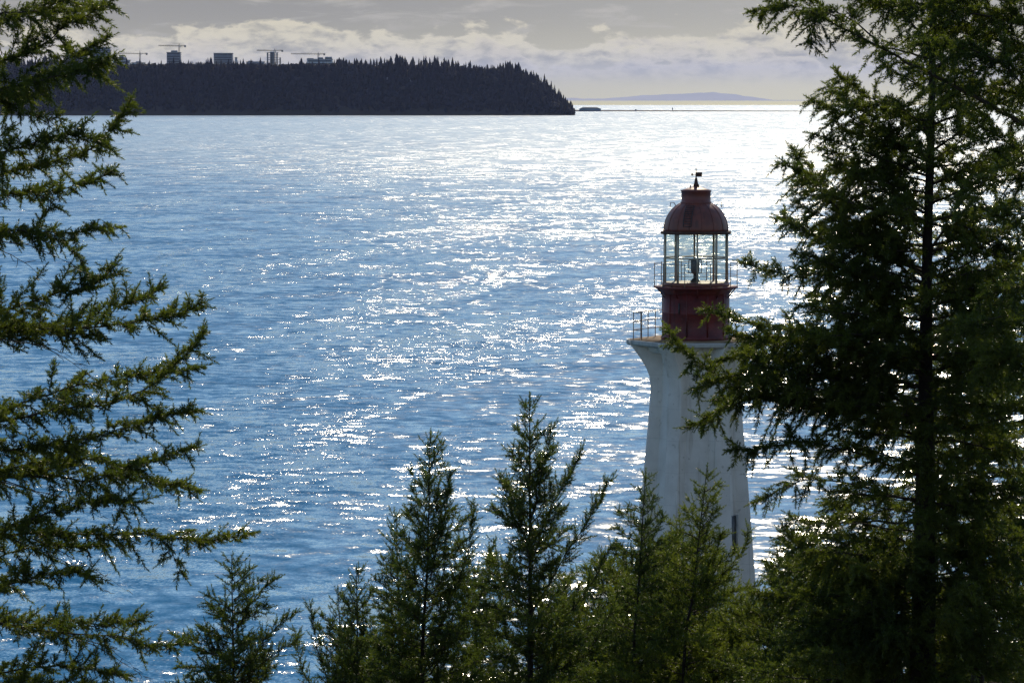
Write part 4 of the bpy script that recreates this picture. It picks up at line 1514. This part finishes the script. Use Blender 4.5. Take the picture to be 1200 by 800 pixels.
def unfinished():
    d = 7340
    x0 = at(313, 80, d)[0]; x1 = at(329, 80, d)[0]
    zb = zfar(86, d) - 6; zt = zfar(62, d)
    cx = (x0 + x1) / 2
    O = np.array((cx, d, zb))
    root = empty('unfinished_tower', tuple(O), 'unfinished concrete tower frame with open floors under a crane', 'building')
    n = 10
    for k in range(n + 1):
        z = zb + (zt - zb) * k / n
        mb = MB(O)
        xe = x1 if k < n - 2 else x0 + (x1 - x0) * .82
        mb.box(((x0 + xe) / 2, d, z), (xe - x0, 20, .8))
        mb.build('floor_slab', M['concrete_far'], root)
    for k in range(5):
        for s in (-1, 1):
            mb = MB(O)
            x = x0 + 1 + (x1 - x0 - 2) * k / 4
            h = (zt - zb) * (1.0 if k < 4 else .8)
            mb.box((x, d + 9 * s, zb + h / 2), (1.6, 1.6, h + .4))
            mb.build('column', M['concrete_far'], root)
    mb = MB(O)
    mb.box((cx - 3, d, (zb + zt) / 2 + 1), (8, 8, zt - zb + 2))
    mb.build('lift_core', M['tower_a'], root)


unfinished()


def crane(label, mast_px, jib_y, jl, jr, top_y, d=7360):
    x = at(mast_px, 70, d)[0]
    xl = at(jl, 70, d)[0]; xr = at(jr, 70, d)[0]
    zj = zfar(jib_y, d); zt = zfar(top_y, d); zb = zfar(84, d) - 6
    O = np.array((x, d, zb))
    root = empty('tower_crane', tuple(O), label, 'crane', 'tower cranes over the campus')
    w = 1.1
    def lattice(p, q, wid, n, r):
        mb = MB(O)
        p = np.array(p, float); q = np.array(q, float)
        ax = unit(q - p)
        u = unit(np.cross(ax, (0, 1, 0.0))); v = np.cross(ax, u)
        cs = [u * sx * wid + v * sy * wid for sx, sy in ((-1, -1), (1, -1), (1, 1), (-1, 1))]
        for c in cs: mb.tube([p + c, q + c], r, 4)
        for k in range(n):
            a = p + (q - p) * k / n; b = p + (q - p) * (k + 1) / n
            for i in range(4):
                mb.tube([a + cs[i], b + cs[(i + 1) % 4]], r * .8, 3)
        return mb
    lattice((x, d, zb), (x, d, zj), w, 20, .28).build('mast', M['crane'], root)
    near, far_ = (xl, xr) if abs(xl - x) > abs(xr - x) else (xr, xl)
    lattice((x, d, zj), (near, d, zj + .6), .8, 18, .25).build('jib', M['crane'], root)
    cj = lattice((x, d, zj), (far_, d, zj + .3), .8, 5, .25).build('counter_jib', M['crane'], root)
    mb = MB(O); mb.box((far_ + (x - far_) * .12, d, zj - 1.0), (3.4, 2.2, 3.2)); mb.build('counterweight', M['concrete_far'], cj)
    mb = MB(O)
    mb.tube([(x, d, zj), (x, d, zt)], [.8, .25], 4)
    mb.build('tower_top', M['crane'], root)
    mb = MB(O)
    mb.tube([(x, d, zt), (near + (x - near) * .25, d, zj + 1)], .12, 3)
    mb.tube([(x, d, zt), (far_ + (x - far_) * .1, d, zj + 1)], .12, 3)
    mb.build('tie_rod', M['crane'], root)
    mb = MB(O); mb.box((x + 1.8, d - 1.2, zj - 1.6), (1.8, 2.0, 2.4)); mb.build('cab', M['tower_b'], root)


crane('tower crane farthest left, its jib pointing left over the pale block', 164, 63, 135, 173, 59)
crane('tallest tower crane, above the grey tower with the plant room', 210, 54, 186, 218, 50.5)
crane('tower crane over the unfinished concrete tower', 322, 59.5, 301, 332, 57)
crane('tower crane farthest right above the stepped block', 373, 63.5, 341, 381, 61)


def houses():
    for label, px, py, w in (('small pale house showing through the far trees, leftmost of the shore houses', 456, 92, 6),
                             ('long pale house among the trees on the far bluff, middle of the three shore houses', 481, 93, 12),
                             ('tiny pale house among the far trees, right of the long house', 500, 93, 3)):
        d = D0 + 58
        p = at(px, py, d); W = w / F * d
        O = np.array((p[0], d, p[2] - 5))
        root = empty('house', tuple(O), label, 'house')
        mb = MB(O)
        mb.box((p[0], d, p[2] - 2.5), (W, 10, 5))
        mb.build('wall', M['concrete_far'], root)
        mb = MB(O)
        mb.add([(p[0] - W / 2 - .5, d - 5.5, p[2]), (p[0] + W / 2 + .5, d - 5.5, p[2]), (p[0] + W / 2 + .5, d + 5.5, p[2]), (p[0] - W / 2 - .5, d + 5.5, p[2]),
                (p[0] - W / 2 + .5, d, p[2] + 2.4), (p[0] + W / 2 - .5, d, p[2] + 2.4)],
               [(0, 1, 5, 4), (2, 3, 4, 5), (1, 2, 5), (3, 0, 4), (3, 2, 1, 0)])
        mb.build('roof', M['concrete_far'], root)


houses()


def spit():
    d = 8800.0
    x0 = at(640, 130, d)[0]; x1 = at(960, 130, d)[0]
    zs = sea_z(d)
    n = 80
    xs = np.linspace(x0, x1, n)
    v = []
    r = np.random.default_rng(3)
    for x in xs:
        u = (x - x0) / (x1 - x0)
        h = 3.4 * (1 - .6 * u) + r.normal(0, .12)
        for (dy, z) in ((-14, -1.5), (-5, h * .8), (0, h), (6, h * .8), (16, -1.5)):
            v.append((x, d + dy + 10 * math.sin(u * 5), zs + z))
    f = [(k * 5 + i, (k + 1) * 5 + i, (k + 1) * 5 + i + 1, k * 5 + i + 1) for k in range(n - 1) for i in range(4)]
    mb = MB(); mb.add(v, f)
    tag(mb.build('spit', M['sand'], None, True), kind='structure')
    # shed on the spit
    xa = at(679, 128, d)[0]; xb = at(704, 128, d)[0]; cx = (xa + xb) / 2
    O = np.array((cx, d, zs + 1.5))
    root = empty('boat_shed', tuple(O), 'low broad shed with a dark pitched roof on the spit beyond the headland', 'building')
    W = xb - xa
    mb = MB(O); mb.box((cx, d, zs + 3.6), (W, 16, 4.2)); mb.build('wall', M['tower_a'], root)
    mb = MB(O)
    z = zs + 5.7; zt = zfar(125.6, d)
    mb.add([(cx - W / 2 - 1, d - 9, z), (cx + W / 2 + 1, d - 9, z), (cx + W / 2 + 1, d + 9, z), (cx - W / 2 - 1, d + 9, z), (cx - W / 2 + 9, d, zt), (cx + W / 2 - 9, d, zt)],
           [(0, 1, 5, 4), (2, 3, 4, 5), (1, 2, 5), (3, 0, 4), (3, 2, 1, 0)])
    mb.build('roof', M['concrete_far'], root)
    for label, px, h in (('slim marker post on the long spit, right of centre', 788, 7), ('short marker post on the spit near the shed', 745, 4)):
        x = at(px, 130, d)[0]
        mb = MB((x, d, zs))
        mb.tube([(x, d, zs), (x, d, zs + h)], 1.0, 6)
        mb.box((x, d, zs + h), (3.2, 3.2, 2.0))
        o = mb.build('marker_post', M['tower_a'])
        o.location = (x, d, zs)
        tag(o, label, 'marker')


spit()


def mountains():
    d = 86000.0
    px = np.array([560, 600, 640, 665, 690, 720, 745, 770, 795, 815, 835, 855, 880, 905, 930, 960, 1000])
    py = np.array([120, 117, 115, 114.5, 116, 114.5, 112.5, 111.5, 110, 109, 108.3, 110, 113.5, 117, 119.5, 123, 127])
    n = 160
    X = np.linspace(px[0], px[-1], n)
    Yp = np.interp(X, px, py) + (vnoise(X, X * 0, .11, 9) - .5) * 1.1
    v = []
    for x, y in zip(X, Yp):
        p = at(x, y, d)
        zb = -160.0
        top = max(p[2], zb + 1)
        for (dy, fz) in ((-3000, 0), (-1600, .5), (-600, .86), (0, 1), (900, .8), (3000, 0)):
            v.append((p[0] * (1 + dy / d), d + dy, zb + (top - zb) * fz))
    f = [(k * 6 + i, (k + 1) * 6 + i, (k + 1) * 6 + i + 1, k * 6 + i + 1) for k in range(n - 1) for i in range(5)]
    mb = MB(); mb.add(v, f)
    tag(mb.build('mountains', M['hill'], None, True), kind='structure')


mountains()

# ------------------------------------------------------------------ haze
def haze():
    m, t, out = mat('haze_air')
    pv = t.new('ShaderNodeVolumePrincipled')
    pv.inputs['Color'].default_value = (0.38, 0.47, 0.92, 1)
    pv.inputs['Density'].default_value = 0.80e-5
    pv.inputs['Anisotropy'].default_value = 0.6
    pv.inputs['Density Attribute'].default_value = ''
    t.l.new(pv.outputs[0], out.inputs['Volume'])
    try:
        m.cycles.homogeneous_volume = True
    except Exception:
        pass
    mb = MB()
    top = 620.0; bot = -175.0
    mb.box((0, 45000, (top + bot) / 2), (70000, 100000, top - bot))
    o = mb.build('haze', m)
    tag(o, 'pale blue haze over the water', 'haze', None, 'stuff')


haze()
